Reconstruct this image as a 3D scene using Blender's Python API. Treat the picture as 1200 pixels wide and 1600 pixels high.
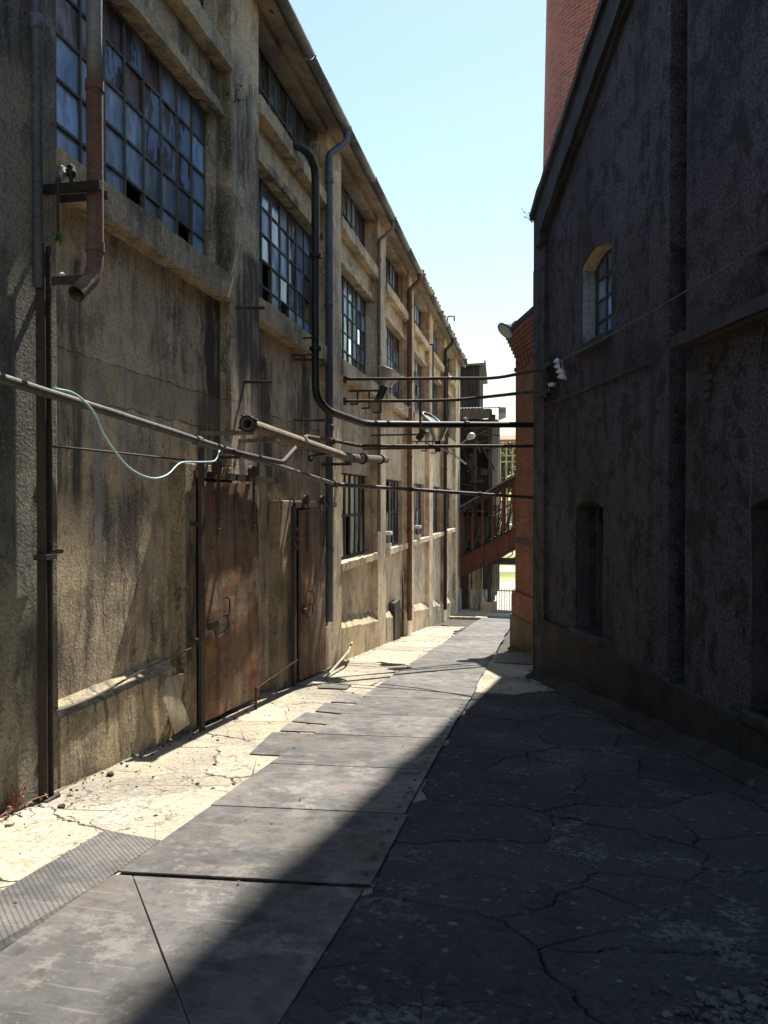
import bpy, bmesh, math, random
from mathutils import Vector, Matrix, noise as mnoise
random.seed(7)
R = math.radians
scene = bpy.context.scene
for o in list(bpy.data.objects): bpy.data.objects.remove(o)
COL = scene.collection

# ------------------------------------------------------------------ camera
CAM = Vector((0, 0, 1.52)); YAW = R(10.95); PITCH = R(0.7); FPX = 1230.0
cam_d = bpy.data.cameras.new('camera'); cam = bpy.data.objects.new('camera', cam_d); COL.objects.link(cam)
cam.location = CAM; cam.rotation_euler = (R(90) - PITCH, 0, YAW)
cam_d.sensor_fit = 'VERTICAL'; cam_d.sensor_height = 36.0; cam_d.lens = 36.0 * FPX / 1600.0
cam_d.clip_start = 0.05; cam_d.clip_end = 2000
scene.camera = cam
scene.cycles.max_bounces = 6; scene.cycles.diffuse_bounces = 4; scene.cycles.glossy_bounces = 3; scene.cycles.transmission_bounces = 2

# ------------------------------------------------------------------ sky and sun
SUN = Vector((0.077, 0.60, 1.0)).normalized()
ELEV = math.asin(SUN.z); AZ = math.atan2(SUN.x, SUN.y)
w = bpy.data.worlds.new('World'); scene.world = w; w.use_nodes = True
wn = w.node_tree; wn.nodes.clear()
sky = wn.nodes.new('ShaderNodeTexSky'); sky.sky_type = 'NISHITA'; sky.sun_disc = False
sky.sun_elevation = ELEV; sky.sun_rotation = AZ; sky.air_density = 2.0; sky.dust_density = 0.3; sky.ozone_density = 2.2
bg = wn.nodes.new('ShaderNodeBackground'); bg.inputs[1].default_value = 0.078
wo = wn.nodes.new('ShaderNodeOutputWorld')
wn.links.new(sky.outputs[0], bg.inputs[0]); wn.links.new(bg.outputs[0], wo.inputs[0])
sd = bpy.data.lights.new('sun', 'SUN'); sd.energy = 5.0; sd.angle = R(0.53); sd.color = (1.0, 0.94, 0.84)
sun = bpy.data.objects.new('sun', sd); COL.objects.link(sun); sun.location = (2, 8, 40)
sun.rotation_euler = (-SUN).to_track_quat('-Z', 'Y').to_euler()
scene.view_settings.view_transform = 'Standard'; scene.view_settings.look = 'None'
scene.view_settings.exposure = 1.12; scene.view_settings.gamma = 1.0; scene.view_settings.use_curve_mapping = False

# ------------------------------------------------------------------ pixel rays
FW = Vector((-math.sin(YAW) * math.cos(PITCH), math.cos(YAW) * math.cos(PITCH), -math.sin(PITCH)))
RT = Vector((math.cos(YAW), math.sin(YAW), 0)); UP = RT.cross(FW)
def ray(px, py): return FW + RT * ((px - 600) / FPX) - UP * ((py - 800) / FPX)
def atD(px, py, D): return CAM + ray(px, py) * D
def onX(px, py, X):
    r = ray(px, py); return CAM + r * (X / r.x)
def onY(px, py, Y):
    r = ray(px, py); return CAM + r * (Y / r.y)
_gy = [(-60, 0.0), (-6, 0.0), (0, .09), (12, .09), (13, .10), (30, .10), (34, 0.0), (44, 0.0), (50, -.052), (110, -.052), (140, 0), (400, 0)]
def _slope(y):
    if y <= _gy[0][0]: return 0
    for (a, sa), (b, sb) in zip(_gy, _gy[1:]):
        if y <= b: return sa + (sb - sa) * (y - a) / (b - a)
    return 0
_tab = {}
def _build():
    z = 0.0; _tab[0] = 0.0
    for i in range(0, 4000):
        z -= .1 * _slope(i * .1 + .05); _tab[i + 1] = z
    z = 0.0
    for i in range(0, -700, -1):
        z += .1 * _slope(i * .1 - .05); _tab[i - 1] = z
_build()
def g(y):
    f = max(-690, min(3998, y * 10)); i = math.floor(f); t = f - i
    return _tab[i] * (1 - t) + _tab[i + 1] * t
def onG(px, py):
    r = ray(px, py); a, b = 0.5, 120.0
    fn = lambda d: (CAM + r * d).z - g((CAM + r * d).y)
    for _ in range(60):
        m = (a + b) / 2
        if fn(m) > 0: a = m
        else: b = m
    return CAM + r * a
# right-hand building: corner, direction toward the camera, outward normal
C0 = Vector((0.0, 12.1, 0)); V = Vector((.2767, -.9610, 0)).normalized(); NR = Vector((V.y, -V.x, 0))
def Rw(t, z, off=0.0): return C0 + V * t + NR * off + Vector((0, 0, z))
def onR(px, py, off=0.0):
    r = ray(px, py); p0 = C0 + NR * off
    return CAM + r * ((p0 - CAM).dot(NR) / r.dot(NR))
def rt(px, py):
    p = onR(px, py); return (p - C0).dot(V), p.z

# ------------------------------------------------------------------ materials
class NT:
    def __init__(s, name):
        s.m = bpy.data.materials.new(name); s.m.use_nodes = True; s.t = s.m.node_tree; s.t.nodes.clear()
        s.out = s.t.nodes.new('ShaderNodeOutputMaterial'); s.b = s.t.nodes.new('ShaderNodeBsdfPrincipled')
        s.t.links.new(s.b.outputs[0], s.out.inputs[0])
        s.geo = s.t.nodes.new('ShaderNodeNewGeometry')
        s.P = s.geo.outputs['Position']
    def put(s, inp, v):
        if isinstance(v, bpy.types.NodeSocket): s.t.links.new(v, inp)
        elif isinstance(v, (tuple, list)) and inp.type == 'RGBA' and len(v) == 3: inp.default_value = (*v, 1)
        else: inp.default_value = v
    def n(s, typ, out=0, props=None, **ins):
        nd = s.t.nodes.new(typ)
        for k, v in (props or {}).items(): setattr(nd, k, v)
        for k, v in ins.items():
            key = int(k[1:]) if k[0] == 'i' and k[1:].isdigit() else k.replace('_', ' ')
            s.put(nd.inputs[key], v)
        return nd.outputs[out]
    def scale(s, v, sc): return s.n('ShaderNodeMapping', props=None, Vector=v, Scale=sc)
    def noise(s, v, scale, detail=4, rough=.55, dist=0.0): return s.n('ShaderNodeTexNoise', Vector=v, Scale=scale, Detail=detail, Roughness=rough, Distortion=dist)
    def noisec(s, v, scale, detail=4): return s.n('ShaderNodeTexNoise', out=1, Vector=v, Scale=scale, Detail=detail)
    def mr(s, v, a, b, c=0.0, d=1.0): return s.n('ShaderNodeMapRange', props={'clamp': True}, Value=v, From_Min=a, From_Max=b, To_Min=c, To_Max=d)
    def ma(s, op, a, b=0.0): return s.n('ShaderNodeMath', props={'operation': op}, i0=a, i1=b)
    def mix(s, f, a, b, blend='MIX'):
        nd = s.t.nodes.new('ShaderNodeMix'); nd.data_type = 'RGBA'; nd.blend_type = blend
        s.put(nd.inputs[0], f); s.put(nd.inputs[6], a); s.put(nd.inputs[7], b); return nd.outputs[2]
    def vadd(s, a, b): return s.n('ShaderNodeVectorMath', props={'operation': 'ADD'}, i0=a, i1=b)
    def vscale(s, a, k):
        nd = s.t.nodes.new('ShaderNodeVectorMath'); nd.operation = 'SCALE'; s.put(nd.inputs[0], a); nd.inputs['Scale'].default_value = k; return nd.outputs[0]
    def cracks(s, scale, width, dist=.35, vec=None):
        v = vec or s.P
        dv = s.vadd(v, s.vscale(s.noisec(v, scale * 2.4, 6), dist))
        d = s.n('ShaderNodeTexVoronoi', props={'feature': 'DISTANCE_TO_EDGE'}, Vector=dv, Scale=scale)
        return s.mr(d, 0.0, width, 1.0, 0.0)
    def bump(s, h, strength=.5, dist=.01, base=None):
        nd = s.t.nodes.new('ShaderNodeBump'); nd.inputs['Strength'].default_value = strength; nd.inputs['Distance'].default_value = dist
        s.put(nd.inputs['Height'], h)
        if base is not None: s.put(nd.inputs['Normal'], base)
        return nd.outputs[0]
    def vary(s, c, lo, hi):
        nd = s.t.nodes.new('ShaderNodeObjectInfo'); k = s.mr(nd.outputs['Random'], 0, 1, lo, hi)
        cc = s.t.nodes.new('ShaderNodeCombineColor'); [s.put(cc.inputs[i], k) for i in range(3)]
        return s.mix(1.0, c, cc.outputs[0], 'MULTIPLY')
    def fin(s, col, rough=.85, normal=None, metal=0.0, spec=None):
        s.put(s.b.inputs['Base Color'], col); s.put(s.b.inputs['Roughness'], rough); s.put(s.b.inputs['Metallic'], metal)
        if normal is not None: s.put(s.b.inputs['Normal'], normal)
        if spec is not None: s.b.inputs['Specular IOR Level'].default_value = spec
        return s.m

def mat_wall(name, tan, grey, dark, streak=.6, stain=.5, crack=.9, bump=.5, pale=None, seed=0.0, marks=None):
    m = NT(name)
    P = m.n('ShaderNodeVectorMath', props={'operation': 'ADD'}, i0=m.P, i1=(seed, seed * 1.7, seed * .3))
    big = m.noise(P, .8, 3, .6); med = m.noise(P, 3.3, 4, .65); fine = m.noise(P, 42, 3, .75)
    wv = m.vadd(P, m.vscale(m.noisec(P, 2.2, 2), .22))
    st = m.noise(m.scale(wv, (4.2, 4.2, .55)), 1.0, 4, .66); st2 = m.noise(m.scale(wv, (10, 10, .8)), 1.0, 4, .66)
    c = m.mix(m.mr(big, .40, .60), tan, grey)
    c = m.mix(m.mr(med, .52, .62, 0, .5), c, tuple(x * .5 for x in grey))
    if pale: c = m.mix(m.mr(m.noise(m.scale(P, (4, 4, .22)), 1.3, 4, .6), .60, .74, 0, .8), c, pale)
    c = m.mix(m.mr(m.ma('ADD', m.ma('MULTIPLY', st, .6), m.ma('MULTIPLY', big, .4)), .50, .62, 0, stain), c, dark)
    c = m.mix(m.mr(med, .42, .33, 0, .7), c, tuple(min(1, x * 1.25) for x in tan))
    c = m.mix(m.ma('MULTIPLY', m.mr(st2, .555, .615, 0, streak), m.mr(big, .36, .60, .25, 1)), c, dark)
    c = m.mix(m.mr(fine, .53, .62, 0, .6), c, tuple(x * .36 for x in grey))
    c = m.mix(m.mr(fine, .42, .34, 0, .5), c, tuple(min(1, x * 1.4) for x in tan))
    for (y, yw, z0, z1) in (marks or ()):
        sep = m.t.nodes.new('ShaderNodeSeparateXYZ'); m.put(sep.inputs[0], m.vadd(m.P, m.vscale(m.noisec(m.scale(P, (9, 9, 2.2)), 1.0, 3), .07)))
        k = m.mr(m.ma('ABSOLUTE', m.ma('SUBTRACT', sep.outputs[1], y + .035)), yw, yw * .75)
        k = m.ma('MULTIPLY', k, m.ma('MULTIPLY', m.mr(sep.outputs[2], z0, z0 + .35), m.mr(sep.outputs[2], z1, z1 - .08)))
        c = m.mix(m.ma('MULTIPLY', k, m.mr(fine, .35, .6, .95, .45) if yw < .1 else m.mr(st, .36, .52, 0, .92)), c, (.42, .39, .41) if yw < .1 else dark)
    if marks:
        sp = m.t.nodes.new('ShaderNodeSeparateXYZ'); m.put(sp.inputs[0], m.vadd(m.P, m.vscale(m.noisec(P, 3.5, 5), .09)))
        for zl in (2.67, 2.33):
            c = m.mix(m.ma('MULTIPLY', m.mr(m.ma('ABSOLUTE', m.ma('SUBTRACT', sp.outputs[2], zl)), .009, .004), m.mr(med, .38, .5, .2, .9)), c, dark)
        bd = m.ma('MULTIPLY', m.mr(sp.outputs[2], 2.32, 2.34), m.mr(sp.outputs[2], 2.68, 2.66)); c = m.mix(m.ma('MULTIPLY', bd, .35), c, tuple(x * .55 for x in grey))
    ck = m.ma('MULTIPLY', m.cracks(1.5, .0055, .5, m.scale(P, (1, 1, .55))), m.mr(big, .47, .53))
    c = m.mix(m.ma('MULTIPLY', ck, crack), c, tuple(x * .25 for x in dark))
    h = m.ma('ADD', m.ma('MULTIPLY', fine, .6), m.ma('MULTIPLY', med, .9))
    h = m.ma('SUBTRACT', h, m.ma('MULTIPLY', ck, .6))
    return m.fin(c, .9, m.bump(h, bump, .02))

M = {}
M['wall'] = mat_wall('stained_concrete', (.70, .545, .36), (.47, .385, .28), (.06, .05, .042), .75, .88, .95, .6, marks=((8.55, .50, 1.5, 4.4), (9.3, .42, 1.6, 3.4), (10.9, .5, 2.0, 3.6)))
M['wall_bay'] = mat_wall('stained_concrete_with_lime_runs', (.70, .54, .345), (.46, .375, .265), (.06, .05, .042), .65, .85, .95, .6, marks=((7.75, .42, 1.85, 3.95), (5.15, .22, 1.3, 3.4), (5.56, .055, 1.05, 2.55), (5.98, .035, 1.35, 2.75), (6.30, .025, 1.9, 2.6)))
M['wall_far'] = mat_wall('cream_washed_concrete', (.80, .63, .43), (.62, .49, .34), (.14, .105, .075), .5, .55, .6, .45, seed=1.9)
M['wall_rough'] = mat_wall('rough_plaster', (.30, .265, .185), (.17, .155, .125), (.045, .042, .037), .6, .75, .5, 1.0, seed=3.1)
M['trim'] = mat_wall('weathered_trim', (.62, .48, .30), (.42, .345, .245), (.055, .046, .038), .6, .65, .5, .7, seed=5.3)
M['plinth'] = mat_wall('plinth_concrete', (.60, .465, .285), (.39, .32, .22), (.05, .043, .034), .8, .65, .5, .7, seed=8.3)
M['jamb'] = mat_wall('jamb_concrete', (.42, .32, .195), (.27, .21, .14), (.05, .042, .034), .8, .8, .6, .8, seed=11.7)

def mat_right():
    m = NT('roughcast_render'); P = m.P
    fine = m.noise(P, 46, 3, .8); med = m.noise(P, 4.2, 4, .7); big = m.noise(P, .9, 3, .6)
    wv = m.vadd(P, m.vscale(m.noisec(P, 1.6, 2), .25)); st = m.noise(m.scale(wv, (3.2, 3.2, .45)), 1.0, 4, .65); st2 = m.noise(m.scale(wv, (8, 8, .7)), 1.0, 4, .65)
    c = m.mix(m.mr(big, .35, .65), (.135, .118, .142), (.075, .066, .078))
    c = m.mix(m.mr(m.ma('ADD', m.ma('MULTIPLY', st, .55), m.ma('MULTIPLY', med, .45)), .50, .57, 0, .8), c, (.016, .0145, .015))
    c = m.mix(m.mr(st2, .58, .74, 0, .45), c, (.022, .022, .018))
    c = m.mix(m.mr(st2, .40, .30, 0, .5), c, (.20, .185, .18))
    c = m.mix(m.mr(fine, .49, .58, 0, .85), c, (.014, .013, .014))
    c = m.mix(m.mr(med, .52, .62, 0, .8), c, (.016, .015, .015))
    c = m.mix(m.mr(fine, .40, .30, 0, .85), c, (.30, .275, .285))
    h = m.ma('ADD', m.ma('MULTIPLY', fine, -1.3), m.ma('MULTIPLY', med, .8))
    return m.fin(c, .95, m.bump(h, 1.0, .03))
M['right'] = mat_right()
M['right_trim'] = mat_wall('sooty_trim', (.065, .06, .064), (.036, .033, .036), (.012, .011, .011), .6, .7, .4, .9, seed=2.2)
M['right_base'] = mat_wall('mossy_base', (.042, .039, .034), (.026, .025, .022), (.010, .010, .008), .6, .8, .5, 1.0, pale=(.12, .115, .11), seed=6.6)

def mat_concrete(name, a, b, c3, spots, crack=.9):
    m = NT(name); P = m.P
    big = m.noise(P, .7, 3, .6); med = m.noise(P, 3.0, 5, .68); fine = m.noise(P, 30, 4, .75)
    c = m.mix(m.mr(big, .36, .64), a, b); c = m.mix(m.mr(med, .46, .66, 0, .8), c, c3)
    c = m.mix(m.mr(fine, .5, .68, 0, .7), c, tuple(x * .45 for x in c3))
    pt = m.noise(P, 1.5, 6, .8); c = m.mix(m.ma('MULTIPLY', m.mr(pt, .54, .60), m.mr(fine, .58, .46, 0, .75)), c, tuple(x * .8 for x in spots)); c = m.mix(m.mr(pt, .42, .36, 0, .6), c, tuple(x * .5 for x in c3))
    vn = m.t.nodes.new('ShaderNodeTexVoronoi'); m.put(vn.inputs['Vector'], m.vadd(P, m.vscale(m.noisec(P, 24, 2), .035))); vn.inputs['Scale'].default_value = 15.0
    sc_ = m.t.nodes.new('ShaderNodeSeparateColor'); m.put(sc_.inputs[0], vn.outputs['Color'])
    c = m.mix(m.ma('MULTIPLY', m.mr(m.ma('ADD', vn.outputs['Distance'], m.ma('MULTIPLY', sc_.outputs[1], .22)), .26, .34, 1, 0), m.mr(sc_.outputs[0], .62, .95, 0, .7)), c, spots)
    c = m.mix(m.mr(fine, .38, .28, 0, .6), c, spots)
    if crack:
        ck = m.ma('MULTIPLY', m.cracks(2.3, .008, .4), m.mr(big, .50, .56)); c = m.mix(m.ma('MULTIPLY', ck, crack), c, (.02, .018, .015))
        h = m.ma('SUBTRACT', m.ma('ADD', m.ma('MULTIPLY', fine, .8), m.ma('MULTIPLY', med, .8)), m.ma('MULTIPLY', ck, .8))
    else: h = m.ma('ADD', m.ma('MULTIPLY', fine, .8), m.ma('MULTIPLY', med, .8))
    c = m.vary(c, .75, 1.2)
    return m.fin(c, .9, m.bump(h, .9, .025))
M['pale_conc'] = mat_concrete('pale_concrete', (.50, .43, .30), (.34, .305, .245), (.23, .205, .165), (.60, .55, .45))
M['dark_conc'] = mat_concrete('dark_aggregate_concrete', (.062, .062, .064), (.040, .041, .043), (.020, .021, .022), (.22, .215, .21))  # darker concrete with pale aggregate, for near slabs right of the plates
M['grey_stone'] = mat_concrete('broken_grey_stone', (.16, .155, .15), (.11, .11, .11), (.07, .07, .07), (.25, .24, .23), 0)
M['dirt'] = mat_concrete('dirt', (.06, .05, .038), (.045, .038, .03), (.03, .026, .02), (.14, .12, .09), 0)

def mat_steel(name, base, rustc, rough, rust=.25, checker=False, metal=.35):
    m = NT(name); P = m.P
    big = m.noise(P, 1.6, 4, .65); med = m.noise(P, 6, 4, .68); fine = m.noise(P, 60, 2, .7)
    c = m.mix(m.mr(big, .35, .65), tuple(x * .8 for x in base), tuple(x * 1.5 for x in base))
    pl = m.noise(P, 2.3, 7, .82); c = m.mix(m.mr(pl, .53, .59, 0, .55), c, (.24, .22, .195)); c = m.mix(m.mr(pl, .44, .39, 0, .6), c, tuple(x * .45 for x in base))
    c = m.mix(m.mr(med, .48, .66, 0, .75), c, tuple(x * .5 for x in base))
    c = m.mix(m.mr(big, .52, .68, 0, rust), c, rustc)
    c = m.mix(m.mr(fine, .62, .76, 0, .5), c, tuple(min(1, x * 2.4) for x in base))
    sc = m.noise(m.n('ShaderNodeMapping', Vector=P, Rotation=(0, 0, .7), Scale=(2, 40, 1)), 1.0, 3, .6)
    c = m.mix(m.mr(sc, .63, .68, 0, .5), c, tuple(min(1, x * 2.2) for x in base))
    h = m.ma('ADD', m.ma('MULTIPLY', med, .6), m.ma('MULTIPLY', fine, .15))
    nrm = m.bump(h, .25, .01)
    if checker:
        Pm = m.n('ShaderNodeMapping', Vector=P, Rotation=(0, 0, .785))
        t1 = m.n('ShaderNodeTexVoronoi', props={'distance': 'CHEBYCHEV'}, Vector=m.scale(Pm, (1, 1, 0)), Scale=42.0, Randomness=0.0)
        nrm = m.bump(m.mr(t1, .2, .42, 1, 0), .9, .006, nrm)
        c = m.mix(m.mr(t1, .25, .45, 0, .5), c, tuple(x * .45 for x in base))
    c = m.vary(c, .78, 1.22)
    return m.fin(c, m.mr(med, .3, .7, rough - .1, rough + .15), nrm, metal)
M['plate'] = mat_steel('floor_plate_steel', (.098, .094, .09), (.11, .07, .045), .62, .45)
M['checker'] = mat_steel('checker_plate_steel', (.13, .126, .12), (.12, .085, .06), .6, .4, True)

def mat_rust(name, a, b, d, rough=.85, streak=True, metal=.1):
    m = NT(name); P = m.P
    n1 = m.noise(P, 2.4, 4, .65); n2 = m.noise(m.scale(P, (9, 9, .5)), 1.0, 3, .6); n3 = m.noise(P, 40, 3, .75)
    c = m.mix(m.mr(n1, .38, .64), a, b)
    if streak: c = m.mix(m.mr(n2, .45, .72, 0, .8), c, d)
    c = m.mix(m.mr(n3, .45, .7, 0, .6), c, tuple(x * .4 for x in a))
    c = m.mix(m.mr(n3, .40, .30, 0, .5), c, tuple(min(1, x * 1.8) for x in b))
    if 'door' in name: pn = m.noise(P, 2.6, 7, .8); c = m.mix(m.mr(pn, .53, .60, 0, .75), c, (.36, .15, .05)); c = m.mix(m.mr(pn, .45, .38, 0, .75), c, (.055, .04, .032))
    return m.fin(c, rough, m.bump(m.ma('ADD', n3, n1), .5, .008), metal)
M['rust_door'] = mat_rust('rusted_door_sheet', (.19, .085, .042), (.30, .215, .14), (.05, .033, .023))
M['rust_pipe'] = mat_rust('flaking_rust_pipe', (.13, .05, .028), (.20, .10, .065), (.26, .22, .19), .8)
M['peel_pipe'] = mat_rust('peeling_paint_pipe', (.30, .28, .27), (.20, .19, .18), (.10, .06, .045), .7)
M['rust_dark'] = mat_rust('dark_rusted_iron', (.05, .035, .027), (.085, .055, .038), (.025, .02, .017), .75)
M['rust_red'] = mat_rust('red_oxide_girder', (.19, .055, .032), (.13, .045, .032), (.055, .025, .02), .8)
M['black'] = mat_rust('black_bitumen_pipe', (.02, .019, .018), (.032, .028, .024), (.012, .012, .012), .5)
M['lag'] = mat_rust('dusty_lagged_pipe', (.24, .185, .13), (.34, .28, .20), (.10, .075, .05), .9)
M['grey_pipe'] = mat_rust('grey_painted_pipe', (.085, .08, .072), (.14, .128, .108), (.05, .036, .027), .6)
M['blue_pipe'] = mat_rust('blue_grey_downpipe', (.10, .125, .17), (.15, .18, .23), (.055, .055, .065), .55)
M['gutter'] = mat_rust('gutter_zinc', (.17, .165, .17), (.26, .24, .24), (.09, .07, .06), .6)
M['wood'] = mat_rust('weathered_boards', (.085, .07, .055), (.14, .12, .095), (.04, .034, .028), .9)
M['slat_wood'] = mat_rust('grey_slats', (.06, .055, .05), (.095, .088, .08), (.03, .027, .024), .85)
M['dark_wood'] = mat_rust('dark_boards', (.03, .027, .024), (.055, .048, .04), (.015, .013, .012), .9)
M['board'] = mat_rust('painted_board', (.52, .45, .32), (.42, .36, .26), (.20, .15, .10), .85)
M['frame'] = mat_rust('steel_window_bar', (.13, .12, .10), (.20, .185, .155), (.06, .05, .042), .7)
M['soffit'] = mat_wall('soffit', (.60, .48, .34), (.42, .34, .26), (.08, .065, .055), .3, .5, .4, .5, seed=9.9)
M['tile'] = mat_rust('clay_tile', (.20, .10, .065), (.16, .12, .10), (.05, .04, .035), .9, False)
M['tin'] = mat_rust('corrugated_tin', (.14, .13, .12), (.22, .20, .18), (.08, .06, .05), .6)

def simple(name, col, rough=.6, metal=0.0, var=.35, scale=20):
    m = NT(name); n1 = m.noise(m.P, scale, 4, .6)
    return m.fin(m.mix(m.mr(n1, .35, .65), tuple(x * (1 - var) for x in col), col), rough, m.bump(n1, .2, .005), metal)
M['interior'] = simple('dark_interior', (.045, .042, .04), .95)
M['porcelain'] = simple('porcelain', (.62, .60, .62), .25, 0, .15)
M['cable_blue'] = simple('pale_blue_cable', (.45, .66, .70), .45, 0, .2)
M['cable'] = simple('grey_cable', (.12, .115, .11), .6)
M['cable_white'] = simple('white_cable', (.6, .58, .54), .6)
M['chrome'] = simple('spun_aluminium', (.62, .60, .56), .34, .85, .25, 9)
M['lampglass'] = simple('lamp_glass', (.5, .52, .5), .12)
M['lampbody'] = simple('lamp_body_blue', (.16, .24, .36), .45)
M['galv'] = simple('galvanised_steel', (.33, .34, .35), .5, .5)
M['pale_bld'] = simple('pale_building_paint', (.55, .53, .5), .8, 0, .2, 3)
M['red_roof'] = simple('terracotta_roof', (.38, .20, .14), .85, 0, .3, 6)
M['bark'] = simple('bark', (.07, .055, .04), .9, 0, .5, 12)
M['moss'] = simple('moss_green', (.045, .05, .022), .95, 0, .6, 30)

def mat_glass(name, base, rough, bumpk, bscale, film, spec=.5, vertical=False):
    m = NT(name)
    nz = m.noise(m.scale(m.P, (1, 1, .35) if vertical else (1, 1, 1)), bscale, 4, .6)
    dirt = m.noise(m.scale(m.P, (3, 3, 1)), 2.2, 6, .65)
    c = m.mix(m.mr(dirt, .42, .60, 0, .85), base, film)
    c = m.vary(c, .45, 1.5)
    return m.fin(c, m.mr(dirt, .4, .7, rough, rough + .3), m.bump(nz, bumpk, .006), 0, spec)
M['glass_clear'] = mat_glass('old_window_glass', (.035, .055, .085), .05, .05, 3, (.12, .18, .26), 1.0)
M['glass_wired'] = mat_glass('textured_wired_glass', (.20, .34, .50), .28, 1.0, 48, (.08, .13, .21), .9, True)
M['glass_sky_film'] = mat_glass('dusty_sky_lit_glass', (.30, .48, .74), .35, .15, 14, (.13, .21, .34), .7)  # dusty panes, with reflected sky and back light put into the blue
M['glass_dark'] = mat_glass('grimy_dark_glass', (.022, .024, .036), .15, .1, 8, (.05, .06, .09), .6)
def mat_peel():
    m = NT('peeling_painted_glass')
    n1 = m.noise(m.scale(m.P, (2, 2, .8)), 2.6, 7, .7)
    c = m.mix(m.mr(n1, .47, .52), (.24, .33, .52), (.02, .022, .036))
    return m.fin(c, m.mr(n1, .47, .52, .7, .35), m.bump(m.mr(n1, .47, .52), .4, .003), 0, .3)
M['glass_peel'] = mat_peel()

def mat_brick(name, c1, c2, mortar, axis='n', stain=.6):
    m = NT(name); P = m.P
    if axis == 'cyl':
        tc = m.t.nodes.new('ShaderNodeUVMap'); vec = tc.outputs[0]
    else:
        d = m.n('ShaderNodeVectorMath', out=1, props={'operation': 'DOT_PRODUCT'}, i0=P, i1=tuple(V))
        d2 = m.n('ShaderNodeVectorMath', out=1, props={'operation': 'DOT_PRODUCT'}, i0=P, i1=tuple(NR))
        sep = m.t.nodes.new('ShaderNodeSeparateXYZ'); m.put(sep.inputs[0], P)
        cmb = m.t.nodes.new('ShaderNodeCombineXYZ'); m.put(cmb.inputs[0], m.ma('ADD', d, d2)); m.put(cmb.inputs[1], sep.outputs[2]); vec = cmb.outputs[0]
    vec = m.vadd(vec, m.vscale(m.noisec(P, 6, 3), .012))
    nd = m.t.nodes.new('ShaderNodeTexBrick')
    m.put(nd.inputs['Vector'], vec); nd.inputs['Color1'].default_value = (*c1, 1); nd.inputs['Color2'].default_value = (*c2, 1); nd.inputs['Mortar'].default_value = (*mortar, 1)
    nd.inputs['Scale'].default_value = 1.0; nd.inputs['Mortar Size'].default_value = .008; nd.inputs['Brick Width'].default_value = .24; nd.inputs['Row Height'].default_value = .078; nd.inputs['Bias'].default_value = .1
    c = m.mix(m.mr(m.noise(P, 1.0, 6, .65), .46, .70, 0, stain), nd.outputs[0], tuple(x * .35 for x in c1))
    c = m.mix(m.mr(m.noise(P, 16, 4, .6), .55, .75, 0, .5), c, tuple(x * .5 for x in c1))
    c = m.mix(m.mr(m.noise(m.scale(P, (3, 3, .3)), 1.0, 5, .6), .55, .75, 0, stain * .7), c, (.06, .045, .04))
    h = m.ma('SUBTRACT', m.ma('MULTIPLY', m.noise(P, 40, 4), .3), nd.outputs[1])
    return m.fin(c, .92, m.bump(h, .8, .012))
M['brick'] = mat_brick('orange_brick', (.29, .10, .05), (.19, .062, .036), (.20, .14, .10), 'n', .8)
M['brick_cyl'] = mat_brick('red_chimney_brick', (.42, .13, .095), (.30, .085, .065), (.40, .27, .22), 'cyl', .45)

def mat_field():
    m = NT('dry_field_grass'); P = m.P
    n1 = m.noise(m.scale(P, (.06, .22, 1)), 1.0, 5, .6); n2 = m.noise(P, 5, 5, .7)
    c = m.mix(m.mr(n1, .44, .56), (.17, .20, .06), (.36, .33, .17)); c = m.mix(m.mr(n2, .4, .7, 0, .5), c, (.14, .16, .05))
    return m.fin(c, .95, m.bump(n2, .6, .05))
M['field'] = mat_field()
M['gravel'] = mat_concrete('pale_gravel', (.60, .55, .45), (.52, .47, .38), (.42, .37, .29), (.66, .6, .5), 0)
def mat_leaf(name, a, b):
    m = NT(name); oi = m.noise(m.P, 1.7, 2)
    m.fin(m.mix(m.mr(oi, .3, .7), a, b), .6)
    m.b.inputs['Subsurface Weight'].default_value = 0
    m.b.inputs['Transmission Weight'].default_value = 0
    return m.m
M['leaf'] = mat_leaf('tree_leaf', (.035, .065, .022), (.075, .11, .04))
M['leaf2'] = mat_leaf('air_plant_leaf', (.16, .20, .07), (.34, .36, .16))
M['weed'] = mat_leaf('dry_weed', (.03, .035, .02), (.10, .095, .045))
M['redweed'] = mat_leaf('dry_red_weed', (.25, .10, .06), (.36, .20, .12))

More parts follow.
